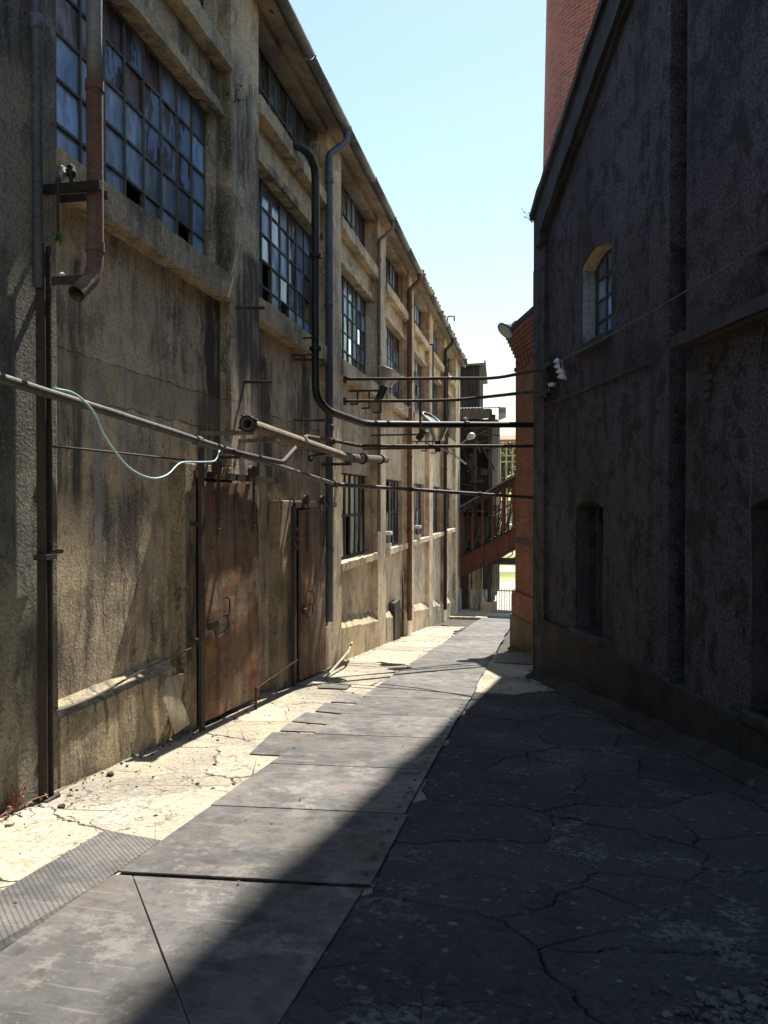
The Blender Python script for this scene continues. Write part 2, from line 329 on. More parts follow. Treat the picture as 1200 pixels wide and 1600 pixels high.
# ------------------------------------------------------------------ mesh helpers
class MB:
    def __init__(s): s.v = []; s.f = []; s.uv = None
    def add(s, vs, fs):
        b = len(s.v); s.v += [tuple(p) for p in vs]; s.f += [tuple(i + b for i in f) for f in fs]; return s
    def box(s, x0, x1, y0, y1, z0, z1):
        return s.add([(x0, y0, z0), (x1, y0, z0), (x1, y1, z0), (x0, y1, z0), (x0, y0, z1), (x1, y0, z1), (x1, y1, z1), (x0, y1, z1)],
                     [(0, 3, 2, 1), (4, 5, 6, 7), (0, 1, 5, 4), (1, 2, 6, 5), (2, 3, 7, 6), (3, 0, 4, 7)])
    def obox(s, o, ax, ay, az):            # oriented box from corner and three edge vectors
        o, ax, ay, az = map(Vector, (o, ax, ay, az))
        return s.add([o, o + ax, o + ax + ay, o + ay, o + az, o + ax + az, o + ax + ay + az, o + ay + az],
                     [(0, 3, 2, 1), (4, 5, 6, 7), (0, 1, 5, 4), (1, 2, 6, 5), (2, 3, 7, 6), (3, 0, 4, 7)])
    def bar(s, a, b, w, h=None, up=(0, 0, 1)):
        a, b = Vector(a), Vector(b); h = h or w; d = (b - a); up = Vector(up)
        if abs(d.normalized().dot(up)) > .98: up = Vector((0, 1, 0))
        x = d.cross(up).normalized() * w; y = x.cross(d).normalized() * h
        return s.obox(a - x / 2 - y / 2, x, d, y)
    def prism(s, poly, off):               # poly: list of 3-D points, extruded by off
        n = len(poly); off = Vector(off)
        return s.add([Vector(p) for p in poly] + [Vector(p) + off for p in poly],
                     [tuple(range(n))[::-1], tuple(range(n, 2 * n))] + [(i, (i + 1) % n, n + (i + 1) % n, n + i) for i in range(n)])
    def tube(s, pts, r, seg=10, cap=True, radii=None):
        pts = [Vector(p) for p in pts]; n = len(pts); tg = []
        for i in range(n):
            a = pts[max(i - 1, 0)]; b = pts[min(i + 1, n - 1)]
            d1 = (pts[i] - a); d2 = (b - pts[i])
            t = (d1.normalized() if d1.length > 1e-6 else Vector()) + (d2.normalized() if d2.length > 1e-6 else Vector())
            tg.append(t.normalized())
        up = Vector((0, 0, 1)) if abs(tg[0].z) < .9 else Vector((1, 0, 0))
        x = tg[0].cross(up).normalized(); vs = []; fs = []
        for i in range(n):
            x = (x - tg[i] * x.dot(tg[i])).normalized(); y = tg[i].cross(x); rr = radii[i] if radii else r
            for k in range(seg):
                a = 2 * math.pi * k / seg; vs.append(pts[i] + (x * math.cos(a) + y * math.sin(a)) * rr)
        for i in range(n - 1):
            for k in range(seg): fs.append((i * seg + k, i * seg + (k + 1) % seg, (i + 1) * seg + (k + 1) % seg, (i + 1) * seg + k))
        if cap: fs += [tuple(range(seg))[::-1], tuple((n - 1) * seg + k for k in range(seg))]
        return s.add(vs, fs)
    def lathe(s, prof, o, axis=(0, 0, 1), seg=20, cap=False):
        o = Vector(o); az = Vector(axis).normalized(); t = Vector((1, 0, 0)) if abs(az.x) < .8 else Vector((0, 1, 0))
        ax = az.cross(t).normalized(); ay = az.cross(ax); vs = []; fs = []
        for (r, h) in prof:
            for k in range(seg):
                a = 2 * math.pi * k / seg; vs.append(o + az * h + (ax * math.cos(a) + ay * math.sin(a)) * r)
        for i in range(len(prof) - 1):
            for k in range(seg): fs.append((i * seg + k, i * seg + (k + 1) % seg, (i + 1) * seg + (k + 1) % seg, (i + 1) * seg + k))
        if cap: fs += [tuple(range(seg))[::-1], tuple((len(prof) - 1) * seg + k for k in range(seg))]
        return s.add(vs, fs)
    def mesh(s, name, mat, smooth=False):
        me = bpy.data.meshes.new(name); me.from_pydata(s.v, [], s.f); me.update()
        me.materials.append(M[mat] if isinstance(mat, str) else mat)
        if smooth:
            for p in me.polygons: p.use_smooth = True
        bm = bmesh.new(); bm.from_mesh(me); bmesh.ops.recalc_face_normals(bm, faces=bm.faces); bm.to_mesh(me); bm.free()
        return me
    def build(s, name, mat, parent=None, smooth=False, bevel=0.0):
        return link(name, s.mesh(name, mat, smooth), parent, bevel)
def link(name, me, parent=None, bevel=0.0):
    o = bpy.data.objects.new(name, me); COL.objects.link(o)
    if parent is not None:
        o.parent = parent; o.matrix_parent_inverse = parent.matrix_world.inverted() if parent.type != 'EMPTY' else Matrix.Translation(-parent.location)
    if bevel:
        b = o.modifiers.new('bevel', 'BEVEL'); b.width = bevel; b.segments = 2; b.limit_method = 'ANGLE'
    return o
def thing(name, label, cat, loc=(0, 0, 0), group=None):
    o = bpy.data.objects.new(name, None); COL.objects.link(o); o.location = loc; o.empty_display_size = .2
    return tag(o, label, cat, group)
def tag(o, label=None, cat=None, group=None, kind=None):
    if label: o['label'] = label
    if cat: o['category'] = cat
    if group: o['group'] = group
    if kind: o['kind'] = kind
    return o
def smooth_obj(o):
    for p in o.data.polygons: p.use_smooth = True
    return o
def fillet(pts, r, n=6):
    pts = [Vector(p) for p in pts]; out = [pts[0]]
    for i in range(1, len(pts) - 1):
        p = pts[i]; a = (pts[i - 1] - p); b = (pts[i + 1] - p); rr = min(r, a.length * .45, b.length * .45)
        a = p + a.normalized() * rr; b = p + b.normalized() * rr
        for k in range(n + 1):
            t = k / n; out.append(a * (1 - t) ** 2 + p * 2 * t * (1 - t) + b * t * t)
    out.append(pts[-1]); return out
def cat_rom(pts, n=8):
    pts = [Vector(p) for p in pts]; P_ = [pts[0] * 2 - pts[1]] + pts + [pts[-1] * 2 - pts[-2]]; out = []
    for i in range(1, len(P_) - 2):
        for k in range(n):
            t = k / n; a, b, c, d = P_[i - 1:i + 3]
            out.append(.5 * ((2 * b) + (c - a) * t + (2 * a - 5 * b + 4 * c - d) * t * t + (3 * b - a - 3 * c + d) * t ** 3))
    out.append(pts[-1]); return out
def wobbly(pts, amp, step=.25, seed=0):
    out = []; pts = [Vector(p) for p in pts]
    for a, b in zip(pts, pts[1:]):
        k = max(1, int((b - a).length / step))
        for i in range(k):
            p = a.lerp(b, i / k); out.append(p + Vector((mnoise.noise(p * 1.3 + Vector((seed, 0, 0))), mnoise.noise(p * 1.3 + Vector((0, seed + 9, 0))), mnoise.noise(p * 1.3 + Vector((3, 0, seed))))) * amp)
    out.append(pts[-1]); return out
def rough_box(mb, x0, x1, y0, y1, z0, z1, n=16, amp=.006):
    """long ledge along Y with chipped, uneven edges"""
    ring = [(x0, z0), (x1, z0), (x1, z1), (x0, z1)]; vs = []; fs = []
    for i in range(n + 1):
        y = y0 + (y1 - y0) * i / n
        for k, (x, z) in enumerate(ring):
            a = amp * (3 if random.random() < .06 else 1)
            dx = (random.uniform(-a, a * .3) if k in (1, 2) else 0); dz = random.uniform(-a, a) if k in (1, 2) else 0
            vs.append((x + dx, y, z + dz))
    for i in range(n):
        for k in range(4): fs.append((i * 4 + k, i * 4 + (k + 1) % 4, (i + 1) * 4 + (k + 1) % 4, (i + 1) * 4 + k))
    fs += [(0, 1, 2, 3), tuple(n * 4 + k for k in (3, 2, 1, 0))]
    mb.add(vs, fs); return mb
def holed(mb, mapf, u0, u1, v0, v1, holes, w0, w1, top=None):
    """slab in (u,v) from w0 (front) to w1 (back) with rectangular holes; mapf(u,v,w) -> point"""
    us = sorted({u0, u1} | {h[0] for h in holes} | {h[1] for h in holes}); vs_ = sorted({v0, v1} | {h[2] for h in holes} | {h[3] for h in holes})
    for a, b in zip(us, us[1:]):
        for c, d in zip(vs_, vs_[1:]):
            mu, mv = (a + b) / 2, (c + d) / 2
            if any(h[0] < mu < h[1] and h[2] < mv < h[3] for h in holes): continue
            for ww in (w0, w1): mb.add([mapf(a, c, ww), mapf(b, c, ww), mapf(b, d, ww), mapf(a, d, ww)], [(0, 1, 2, 3)])
    def rim(a, b, c, d):
        for (p, q) in (((a, c), (b, c)), ((b, c), (b, d)), ((b, d), (a, d)), ((a, d), (a, c))):
            mb.add([mapf(*p, w0), mapf(*q, w0), mapf(*q, w1), mapf(*p, w1)], [(0, 1, 2, 3)])
    rim(u0, u1, v0, v1)
    for h in holes: rim(*h)
    return mb

# ================================================================== THE SETTING: ground
def sheet(name, xs, ys, dz, mat, kind='structure', parent=None):
    mb = MB(); nx = len(xs)
    mb.add([(x, y, g(y) + dz) for y in ys for x in xs], [(j * nx + i, j * nx + i + 1, (j + 1) * nx + i + 1, (j + 1) * nx + i) for j in range(len(ys) - 1) for i in range(nx - 1)])
    o = mb.build(name, mat, parent); 
    if kind: o['kind'] = kind
    return o
fr = lambda a, b, n: [a + (b - a) * i / n for i in range(n + 1)]
ground = sheet('ground', fr(-160, 160, 8), fr(-60, -8, 6) + fr(-7, 46, 53) + fr(48, 140, 46) + fr(160, 390, 6), -.05, 'dirt')
forecourt = sheet('forecourt', fr(-14, 14, 6), fr(31.4, 46, 20), 0.0, 'gravel')
field = sheet('field', fr(-120, 120, 12), fr(46, 140, 60) + fr(160, 390, 6), 0.0, 'field')
track = sheet('path', fr(-60, 60, 6), fr(50.5, 53.2, 4), .012, 'gravel')

pave = thing('alley_pavement', 'cracked concrete paving of the alley with steel plates laid along it', 'pavement', (0, 10, g(10)))
del pave['category']; pave['kind'] = 'structure'
# --- cracked slabs: voronoi cells with jagged shared edges
def clip(poly, p, nrm):
    out = []
    for i in range(len(poly)):
        a, b = poly[i], poly[(i + 1) % len(poly)]; da = (a[0] - p[0]) * nrm[0] + (a[1] - p[1]) * nrm[1]; db = (b[0] - p[0]) * nrm[0] + (b[1] - p[1]) * nrm[1]
        if da <= 0: out.append(a)
        if (da < 0 < db) or (db < 0 < da):
            t = da / (da - db); out.append((a[0] + (b[0] - a[0]) * t, a[1] + (b[1] - a[1]) * t))
    return out
rs = random.Random(21)
seeds = []
y = -1.6
while y < 31.6:
    st = .80 if y < 9 else 1.25
    j = lambda k: rs.uniform(-k, k)
    seeds.append((-2.85 + j(.18), y + j(.3), 'pale_conc'))
    if y < 12 and rs.random() < .5: seeds.append((-2.35 + j(.1), y + st * .5 + j(.2), 'pale_conc'))
    seeds.append((-1.40, y, 'pale_conc'))
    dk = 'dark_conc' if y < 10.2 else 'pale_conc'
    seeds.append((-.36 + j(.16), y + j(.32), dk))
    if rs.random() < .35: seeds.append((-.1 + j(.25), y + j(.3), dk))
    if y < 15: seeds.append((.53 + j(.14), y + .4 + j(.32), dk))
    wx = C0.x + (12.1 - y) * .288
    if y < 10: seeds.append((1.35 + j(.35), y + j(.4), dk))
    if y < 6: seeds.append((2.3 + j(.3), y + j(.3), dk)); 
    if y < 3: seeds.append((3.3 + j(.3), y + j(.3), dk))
    y += st
YMIN, YMAX = -1.5, 31.5
def jag(p):
    x, y = p; v = Vector((x * 5.3, y * 5.3, 0)); v2 = Vector((x * 19, y * 19, 4)); v3 = Vector((x * 1.6, y * 1.6, 8))
    v4 = Vector((x * 46, y * 46, 2)); f = lambda o: .06 * mnoise.noise(v + o) + .036 * mnoise.noise(v2 + o) + .018 * mnoise.noise(v4 + o) + .13 * mnoise.noise(v3 + o)
    return (x + f(Vector((0, 0, 0))), y + f(Vector((7, 3, 1))))
nslab = 0; EDGE = []
for i, (sx, sy, mt) in enumerate(seeds):
    if sx > C0.x + (12.1 - sy) * .288 + .5 and sy > -1: continue
    poly = [(-3.6, YMIN), (4.6, YMIN), (4.6, YMAX), (-3.6, YMAX)]
    for k, (qx, qy, _) in enumerate(seeds):
        if k == i or abs(qx - sx) > 4 or abs(qy - sy) > 4: continue
        poly = clip(poly, ((sx + qx) / 2, (sy + qy) / 2), (qx - sx, qy - sy))
        if not poly: break
    if not poly or len(poly) < 3: continue
    near = sy < 10; step = .035 if near else .15; pts = []
    for a, b in zip(poly, poly[1:] + poly[:1]):
        L = math.hypot(b[0] - a[0], b[1] - a[1]); n = max(1, int(L / step))
        for q in range(n): pts.append((a[0] + (b[0] - a[0]) * q / n, a[1] + (b[1] - a[1]) * q / n))
    jp = [jag(p) for p in pts]; cx = sum(p[0] for p in jp) / len(jp); cy = sum(p[1] for p in jp) / len(jp)
    gap = rs.choice((.0005, .001, .002, .004, .008)); tilt = (rs.uniform(-.004, .004), rs.uniform(-.004, .004)); dz = rs.uniform(-.006, .004)
    def ins(p, d):
        L = math.hypot(p[0] - cx, p[1] - cy); k = 1 - d / max(L, .05); return (cx + (p[0] - cx) * k, cy + (p[1] - cy) * k)
    def zz(p): return g(p[1]) + dz + tilt[0] * (p[0] - cx) + tilt[1] * (p[1] - cy)
    n = len(jp); r0 = [ins(p, gap) for p in jp]; r1 = [ins(p, gap + .009 + .006 * mnoise.noise(Vector((p[0] * 30, p[1] * 30, 2)))) for p in jp]
    mb = MB(); mb.add([(p[0], p[1], zz(p) - .045) for p in r0] + [(p[0], p[1], zz(p) - .011) for p in r0] + [(p[0], p[1], zz(p)) for p in r1] + [(cx, cy, zz((cx, cy)))],
        [(a, (a + 1) % n, n + (a + 1) % n, n + a) for a in range(n)] + [(n + a, n + (a + 1) % n, 2 * n + (a + 1) % n, 2 * n + a) for a in range(n)] + [(2 * n + a, 2 * n + (a + 1) % n, 3 * n) for a in range(n)])
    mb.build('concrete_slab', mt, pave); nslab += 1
    if sy < 11: EDGE.extend(jp)

# --- steel plates laid over the slabs
def plate(poly, th=.010, lift=.012, mat='plate', name='steel_plate', tilt=0.0):
    c = sum((Vector((p[0], p[1], 0)) for p in poly), Vector()) / len(poly)
    P3 = [(p[0] - c.x, p[1] - c.y, g(p[1]) - g(c.y) + tilt * (p[1] - c.y)) for p in poly]
    mb = MB(); mb.prism(P3, (0, 0, th)); o = mb.build(name, mat, pave, bevel=.003)
    o.location = (c.x, c.y, g(c.y) + lift); return o
XL, XR = -2.02, -.78; sk = lambda x: -.13 * (XR - x) / 1.24
seams = [3.66, 4.80, 5.92, 7.08, 8.16, 9.32, 10.5, 11.7, 12.9, 14.1, 15.4, 16.7, 18.2, 19.8, 21.4, 23.2, 25.0, 27.0, 29.0, 31.2]
plates = []
for a, b in zip(seams, seams[1:]):
    gp = random.uniform(.004, .009); e0 = random.uniform(-.02, .02); e1 = random.uniform(-.02, .02)
    if a < 3.7: e0 = -.0
    plates.append((plate([(XL + e0, a + gp + sk(XL)), (XR + e1, a + gp), (XR + e1, b - gp), (XL + e0, b - gp + sk(XL))], tilt=random.uniform(-.004, .004)), a, b, XR + e1))
q = lambda px, py: tuple(onG(px, py)[:2])
d0, d1 = q(146, 1418), q(292, 1600); d0 = (d0[0], 3.645 + sk(d0[0]))
dd = (d1[0] - d0[0], d1[1] - d0[1]); k_ = (-.855 - d0[0]) / dd[0]; d2 = (-.855, d0[1] + dd[1] * k_)
plate([(d0[0] + .002, d0[1]), (-.80, 3.635), (d2[0] + .004, d2[1] + .006)], th=.009, lift=.004)
plate([(d0[0] - .003, d0[1]), (d2[0], d2[1] - .006), (-.90, 1.0), (-2.3, 1.0), (-2.03, 3.645 + sk(-2.03))], th=.009, lift=.005)
plate([(-2.44, 1.6), (-2.045, 1.6), (-2.035, 4.02), (-2.42, 4.10)], th=.008, lift=.006, mat='checker', name='checker_plate')
for pl in ([(215, 528), (352, 535), (446, 452), (300, 447)], [(330, 440), (488, 446), (505, 425), (362, 412)], [(375, 405), (520, 418), (560, 380), (425, 372)], [(462, 366), (566, 376), (608, 345), (500, 335)], [(520, 332), (640, 336), (676, 306), (556, 302)], [(470, 278), (580, 282), (600, 264), (490, 260)]):
    plate([q(300 + x / 2.4, 960 + y_ / 2.4) for x, y_ in pl], th=.007, lift=.007)
plate([q(772, 1036), q(834, 1040), q(834, 1020), q(778, 1022)], th=.012, lift=.008)
# bolt holes along the plate's free edge: countersunk plugs
hole = MB(); hole.lathe([(.0, .0), (.014, .0), (.017, .002)], (0, 0, 0), seg=8)
hm = hole.mesh('bolt_hole', 'black')
for (pl, a, b, xr) in plates[:5]:
    for k in range(5):
        yy = a + .12 + (b - a - .24) * k / 4
        o = link('bolt', hm, pl); o.location = (xr - .055 - pl.location.x, yy - pl.location.y, g(yy) - g(pl.location.y) + .0105 + .003); o.matrix_parent_inverse = Matrix.Identity(4)

# ================================================================== LEFT: FACTORY BUILDING
XF, XB, XG = -3.20, -3.33, -3.46          # pilaster front, bay wall, glass
YK = [4.85 + 3.97 * k for k in range(8)]   # far edge of each pilaster
PW = .85
YEND = YK[-1] + 1.2
fac = thing('factory_building', 'long tan concrete factory building with tall multi-pane windows and stained walls', 'building', (-3.5, 14, g(14)))
def yz(x): return lambda u, v, w_: (x + w_, u, v)
Z_SILL, Z_W0, Z_W1, Z_L0, Z_C0, Z_C1, Z_TOP = 3.66, 3.95, 5.63, 6.10, 6.31, 7.30, 7.50
# plain near wall and pilaster 0
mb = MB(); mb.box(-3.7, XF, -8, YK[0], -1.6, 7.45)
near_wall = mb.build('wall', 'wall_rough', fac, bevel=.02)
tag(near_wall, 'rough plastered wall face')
for k in range(1, 8):
    y1 = YK[k]; y0 = y1 - PW
    mb = MB(); rough_n = 24; vs = []; fs = []
    zb = g(y1) - .3; zs = [zb + (7.46 - zb) * i / 30 for i in range(31)]
    for z in zs:
        e = [random.uniform(-.004, .002) for _ in range(4)]
        vs += [(XB - .1, y0, z), (XF + e[0], y0 + e[1], z), (XF + e[2], y1 - e[3], z), (XB - .1, y1, z)]
    for i in range(30):
        for c in range(4): fs.append((i * 4 + c, i * 4 + (c + 1) % 4, (i + 1) * 4 + (c + 1) % 4, (i + 1) * 4 + c))
    fs += [(0, 1, 2, 3), (120, 121, 122, 123)]
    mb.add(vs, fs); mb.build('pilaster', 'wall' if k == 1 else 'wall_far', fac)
# end pier
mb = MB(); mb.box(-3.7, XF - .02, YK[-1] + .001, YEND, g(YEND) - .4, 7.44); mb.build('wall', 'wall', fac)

pane_cache = {}
def pane_mesh(w_, h_, mat):
    key = (round(w_, 3), round(h_, 3), mat)
    if key not in pane_cache:
        mb = MB(); mb.box(-.002, .002, -w_ / 2, w_ / 2, -h_ / 2, h_ / 2); pane_cache[key] = mb.mesh('pane', mat)
    return pane_cache[key]
def window(y0, y1, z0, z1, nc, nr, picker, sep=True, bar=.022, x=XG, fmat='frame', tilt=.022):
    mb = MB(); cw = (y1 - y0) / nc; rh = (z1 - z0) / nr
    for i in range(nc + 1):
        yy = y0 + cw * i; b = bar * (1.6 if i in (0, nc) or i % 3 == 0 else 1)
        mb.box(x - .02, x + .022, yy - b / 2, yy + b / 2, z0, z1)
    for j_ in range(nr + 1):
        zz_ = z0 + rh * j_; b = bar * (1.5 if j_ in (0, nr) else 1)
        mb.box(x - .018, x + .019, y0, y1, zz_ - b / 2, zz_ + b / 2)
    win = mb.build('window', fmat, fac)
    rest = {}
    for i in range(nc):
        for j_ in range(nr):
            mt = picker(i, j_)
            if mt is None: continue
            cy, cz = y0 + cw * (i + .5), z0 + rh * (j_ + .5)
            if sep:
                o = link('pane', pane_mesh(cw - bar * .5, rh - bar * .5, mt), win); o.location = (x, cy, cz)
                o.rotation_euler = (random.uniform(-.004, .004), random.uniform(-tilt, tilt), random.uniform(-tilt, tilt))
            else:
                m2 = rest.setdefault(mt, MB()); t = random.uniform(-.006, .006); hw, hh = (cw - bar * .6) / 2, (rh - bar * .6) / 2
                m2.add([(x + t, cy - hw, cz - hh), (x - t, cy + hw, cz - hh), (x - t + .004, cy + hw, cz + hh), (x + t + .004, cy - hw, cz + hh)], [(0, 1, 2, 3)])
    for mt, m2 in rest.items():
        o = m2.build('panes', mt, win); o['kind'] = 'stuff'
    return win
rp = random.Random(5)
def pick0(i, j):
    # row 0 is the bottom row
    if (i, j) in ((4, 0), (7, 0)): return None
    if (i, j) in ((4, 4), (5, 4), (3, 4), (3, 3), (4, 3)): return 'glass_dark' if (i + j) % 2 else 'glass_peel'
    if i <= 2: return ['glass_wired', 'glass_sky_film', 'glass_sky_film', 'glass_clear', 'glass_sky_film'][j]
    if i in (5, 6, 7) and j in (2, 3): return 'glass_peel'
    if i >= 8: return 'glass_sky_film'
    return 'glass_wired' if j in (0, 1, 2) else 'glass_sky_film'
def pick1(i, j):
    if (i, j) in ((2, 0), (2, 1), (4, 0), (7, 1)): return None
    return 'glass_clear' if (i in (0, 1, 3, 5) and j > 2) or rp.random() < .25 else ('glass_wired' if rp.random() < .5 else 'glass_sky_film')
def pickg(i, j):
    r = rp.random()
    return None if r < .05 else 'glass_clear' if r < .55 else 'glass_sky_film' if r < .75 else 'glass_wired' if r < .9 else 'glass_dark'
def pickc(i, j):
    r = rp.random(); return 'glass_dark' if r < .45 else 'glass_sky_film' if r < .75 else 'glass_clear'
def pickl(i, j):
    r = rp.random(); return None if r < .12 else 'glass_dark' if r < .7 else 'glass_wired'
for b in range(7):
    y0, y1 = YK[b], YK[b + 1] - PW
    low = b >= 2
    wy0, wy1 = y0 + .02, y1 - .12
    holes = [(wy0, wy1, Z_W0 - .02, Z_W1), (wy0, wy1, Z_C0 - .02, Z_C1)]
    if low: holes.append((wy0 + .0, wy1 - .12, .48, 2.06))
    if b == 0: holes.append((6.98, 7.96, g(7.5) - .1, 1.70))
    if b == 1: holes.append((9.95, 11.3, g(10.8) - .1, 1.42))
    mb = MB(); holed(mb, yz(XB), y0 - .02, y1 + .02, g(y1) - .5, Z_TOP, holes, 0, -.24)
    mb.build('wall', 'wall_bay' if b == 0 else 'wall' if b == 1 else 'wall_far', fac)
    sep = b < 4
    window(wy0, wy1, Z_W0, Z_W1, 9 if b == 0 else 8, 5, pick0 if b == 0 else pick1 if b == 1 else pickg, sep)
    window(wy0, wy1, Z_C0, Z_C1, 8, 2, pickc, sep and b < 3, x=XG - .02)
    # sills and ledges, chipped
    rough_box(MB(), XB - .1, XF + .035, y0 + .004, y1 - .004, Z_SILL, Z_W0 - .03, 22, .008).build('sill', 'trim' if b < 2 else 'wall_far', fac)
    rough_box(MB(), XB - .1, XB + .06, y0 + .004, y1 - .004, Z_W1, Z_W1 + .10, 22, .007).build('lintel', 'trim' if b < 2 else 'wall_far', fac)
    rough_box(MB(), XB - .1, XF + .03, y0 + .004, y1 - .004, Z_L0, Z_C0 - .02, 22, .009).build('ledge', 'trim' if b < 2 else 'wall_far', fac)
    if low:
        window(wy0, wy1 - .12, .5, 2.06, 7, 2, pickl, b < 4, bar=.05, fmat='slat_wood')
        rough_box(MB(), XB - .1, XF + .02, y0 + .004, y1 - .004, .36, .49, 18, .008).build('sill', 'trim' if b < 2 else 'wall_far', fac)
    # plinth with sloping lit top following the street
    if b not in (0, 1):
        n = 14; vs = []; fs = []
        pe0, pe1 = (y0 + .004, y1 - .004) if b != 3 else (y0 + .004, y0 + .9)
        segs = [(pe0, pe1)] if b != 3 else [(pe0, pe1), (y1 - .7, y1 - .004)]
        for (pa, pb) in segs:
            vs = []; fs = []
            for i in range(n + 1):
                yy = pa + (pb - pa) * i / n; zt = g(yy) + .56 - .02 * (i >= n // 2); e = random.uniform(-.006, .004)
                vs += [(XB - .05, yy, g(yy) - .3), (XF + e, yy, g(yy) - .3), (XF + e, yy, zt + e), (XB - .05, yy, zt + .27)]
            for i in range(n):
                for c in range(4): fs.append((i * 4 + c, i * 4 + (c + 1) % 4, (i + 1) * 4 + (c + 1) % 4, (i + 1) * 4 + c))
            fs += [(0, 1, 2, 3), tuple(n * 4 + c for c in (3, 2, 1, 0))]
            MB().add(vs, fs).build('plinth', 'plinth', fac)
# plinth of the nearest bay (level top, bright in the sun)
pa = onX(86, 1128, XF); pb = onX(232, 1062, XF)
n = 16; vs = []; fs = []
for i in range(n + 1):
    yy = YK[0] + .004 + (6.60 - YK[0]) * i / n; zt = pa.z + (pb.z - pa.z) * (yy - pa.y) / (pb.y - pa.y); e = random.uniform(-.012, .006)
    e *= .5; vs += [(XB - .03, yy, g(yy) - .3), (XF + .01 + e, yy, g(yy) - .3), (XF + .01 + e, yy, zt + e * .6), (XB - .03, yy, zt + .105)]
for i in range(n):
    for c in range(4): fs.append((i * 4 + c, i * 4 + (c + 1) % 4, (i + 1) * 4 + (c + 1) % 4, (i + 1) * 4 + c))
fs += [(0, 1, 2, 3), tuple(n * 4 + c for c in (3, 2, 1, 0))]
MB().add(vs, fs).build('plinth', 'plinth', fac)
mb = MB(); rough_box(mb, XB - .05, XF + .005, 11.62, YK[2] - PW - .004, g(12) - .4, g(12) + .66, 6, .006); mb.build('plinth', 'plinth', fac)
# shell: roof, soffit, back wall, floor, gable ends
RX0, RX1 = -2.97, -9.5
mb = MB(); mb.prism([(RX0, -8, 7.40), (RX1, -8, 10.2), (RX1, -8, 10.3), (RX0, -8, 7.46)], (0, YEND + 8.3, 0)); mb.build('roof', 'tin', fac)
mb = MB(); mb.prism([(RX0 - .02, -7.9, 7.30), (-3.34, -7.9, 7.46), (-3.34, -7.9, 7.50), (RX0 - .02, -7.9, 7.36)], (0, YEND + 8.0, 0)); mb.build('soffit', 'soffit', fac)
rough_box(MB(), -3.45, -3.24, -7.9, YEND, 7.27, 7.42, 60, .006).build('wall_plate', 'soffit', fac)
mb = MB(); mb.box(-9.6, -9.4, -8, YEND, -4, 10.2); mb.box(-9.6, -3.56, -8.2, -8, -4, 7.5); mb.box(-9.6, -3.56, YEND - .1, YEND + .1, -4, 7.5); mb.build('back_wall', 'interior', fac)
mb = MB(); mb.box(-9.4, -3.58, -8, YEND - .2, 3.3, 3.45); mb.box(-9.4, -3.58, -8, YEND - .2, -3.6, -3.4); mb.build('floor', 'interior', fac)
# tile edge above the gutter: short half-round tiles
mb = MB(); rt_ = random.Random(3)
for k in range(int((YEND + 8) / .21)):
    yy = -8 + k * .21 + rt_.uniform(-.01, .01); ex = rt_.uniform(-.03, .05); far = yy > 20
    if far and rt_.random() < .08: continue
    r_ = .085; zz_ = 7.47 + (rt_.uniform(-.02, .035) if far else rt_.uniform(-.01, .01))
    if not far: ex -= .10; zz_ -= .05
    mb.tube([(RX0 + .05 + ex, yy, zz_ - .03), (RX0 - .40, yy, zz_ + .16)], r_ * (1 if far else .8), 6, True)
o = mb.build('roof_tiles', 'tile', fac, smooth=True); o['kind'] = 'stuff'
# gutter sections: half-round troughs
GX, GZ = RX0 + .045, 7.385
ys = [-8 + 2.0 * i for i in range(21)]
for a, b_ in zip(ys, ys[1:]):
    b_ = min(b_, YEND + .1)
    if a > YEND: break
    mb = MB(); dz0 = random.uniform(-.012, .012); dz1 = random.uniform(-.012, .012); vs = []; fs = []
    for (yy, dz) in ((a, dz0), (b_ - .012, dz1)):
        for rr in (.075, .068):
            for k in range(9):
                t = math.pi * k / 8; vs.append((GX - rr * math.cos(t), yy, GZ + dz - rr * math.sin(t)))
    for k in range(8): fs += [(k, k + 1, 18 + k + 1, 18 + k), (9 + k, 9 + k + 1, 27 + k + 1, 27 + k)]
    fs += [(0, 9, 27, 18), (8, 17, 35, 26)] + [(k, k + 1, 9 + k + 1, 9 + k) for k in range(8)] + [(18 + k, 18 + k + 1, 27 + k + 1, 27 + k) for k in range(8)]
    mb.add(vs, fs); mb.tube([(GX - .076 * math.cos(math.pi * k / 8), a + .02, GZ + dz0 - .076 * math.sin(math.pi * k / 8)) for k in range(9)], .014, 5)
    mb.build('gutter', 'gutter', fac, smooth=True)
# downpipes
def downpipe(y, mat, z1, r=.055, brackets=True, x=XF + .03, elbow=True):
    mb = MB()
    pts = [(GX, y + .22, GZ - .05), (GX, y + .22, GZ - .22), (x, y, GZ - .50), (x, y, z1)] if elbow else [(x, y, 9 if y < 5 else GZ), (x, y, z1)]
    mb.tube(fillet(pts, .06, 4) if elbow else pts, r, 12)
    zz_ = GZ - .9
    while zz_ > z1 + .3:
        mb.lathe([(r, -.05), (r + .012, -.045), (r + .012, .045), (r, .05)], (x, y, zz_), seg=12); zz_ -= 1.9
    return mb.build('downpipe', mat, fac, smooth=True)
downpipe(YK[2] - PW - .10, 'blue_pipe', g(12) + .75, .058, x=XF + .045)
downpipe(YK[0] - .30, 'blue_pipe', 2.9, .032, elbow=False, x=XF + .06)
downpipe(YK[4] - PW - .16, 'rust_pipe', g(20) + .4, .065, x=XF + .045)
downpipe(YK[6] - PW - .10, 'rust_dark', g(28) + .4, .06, x=XF + .045)
downpipe(YK[3] - PW - .06, 'gutter', g(16) + 2.4, .035, x=XF + .03)
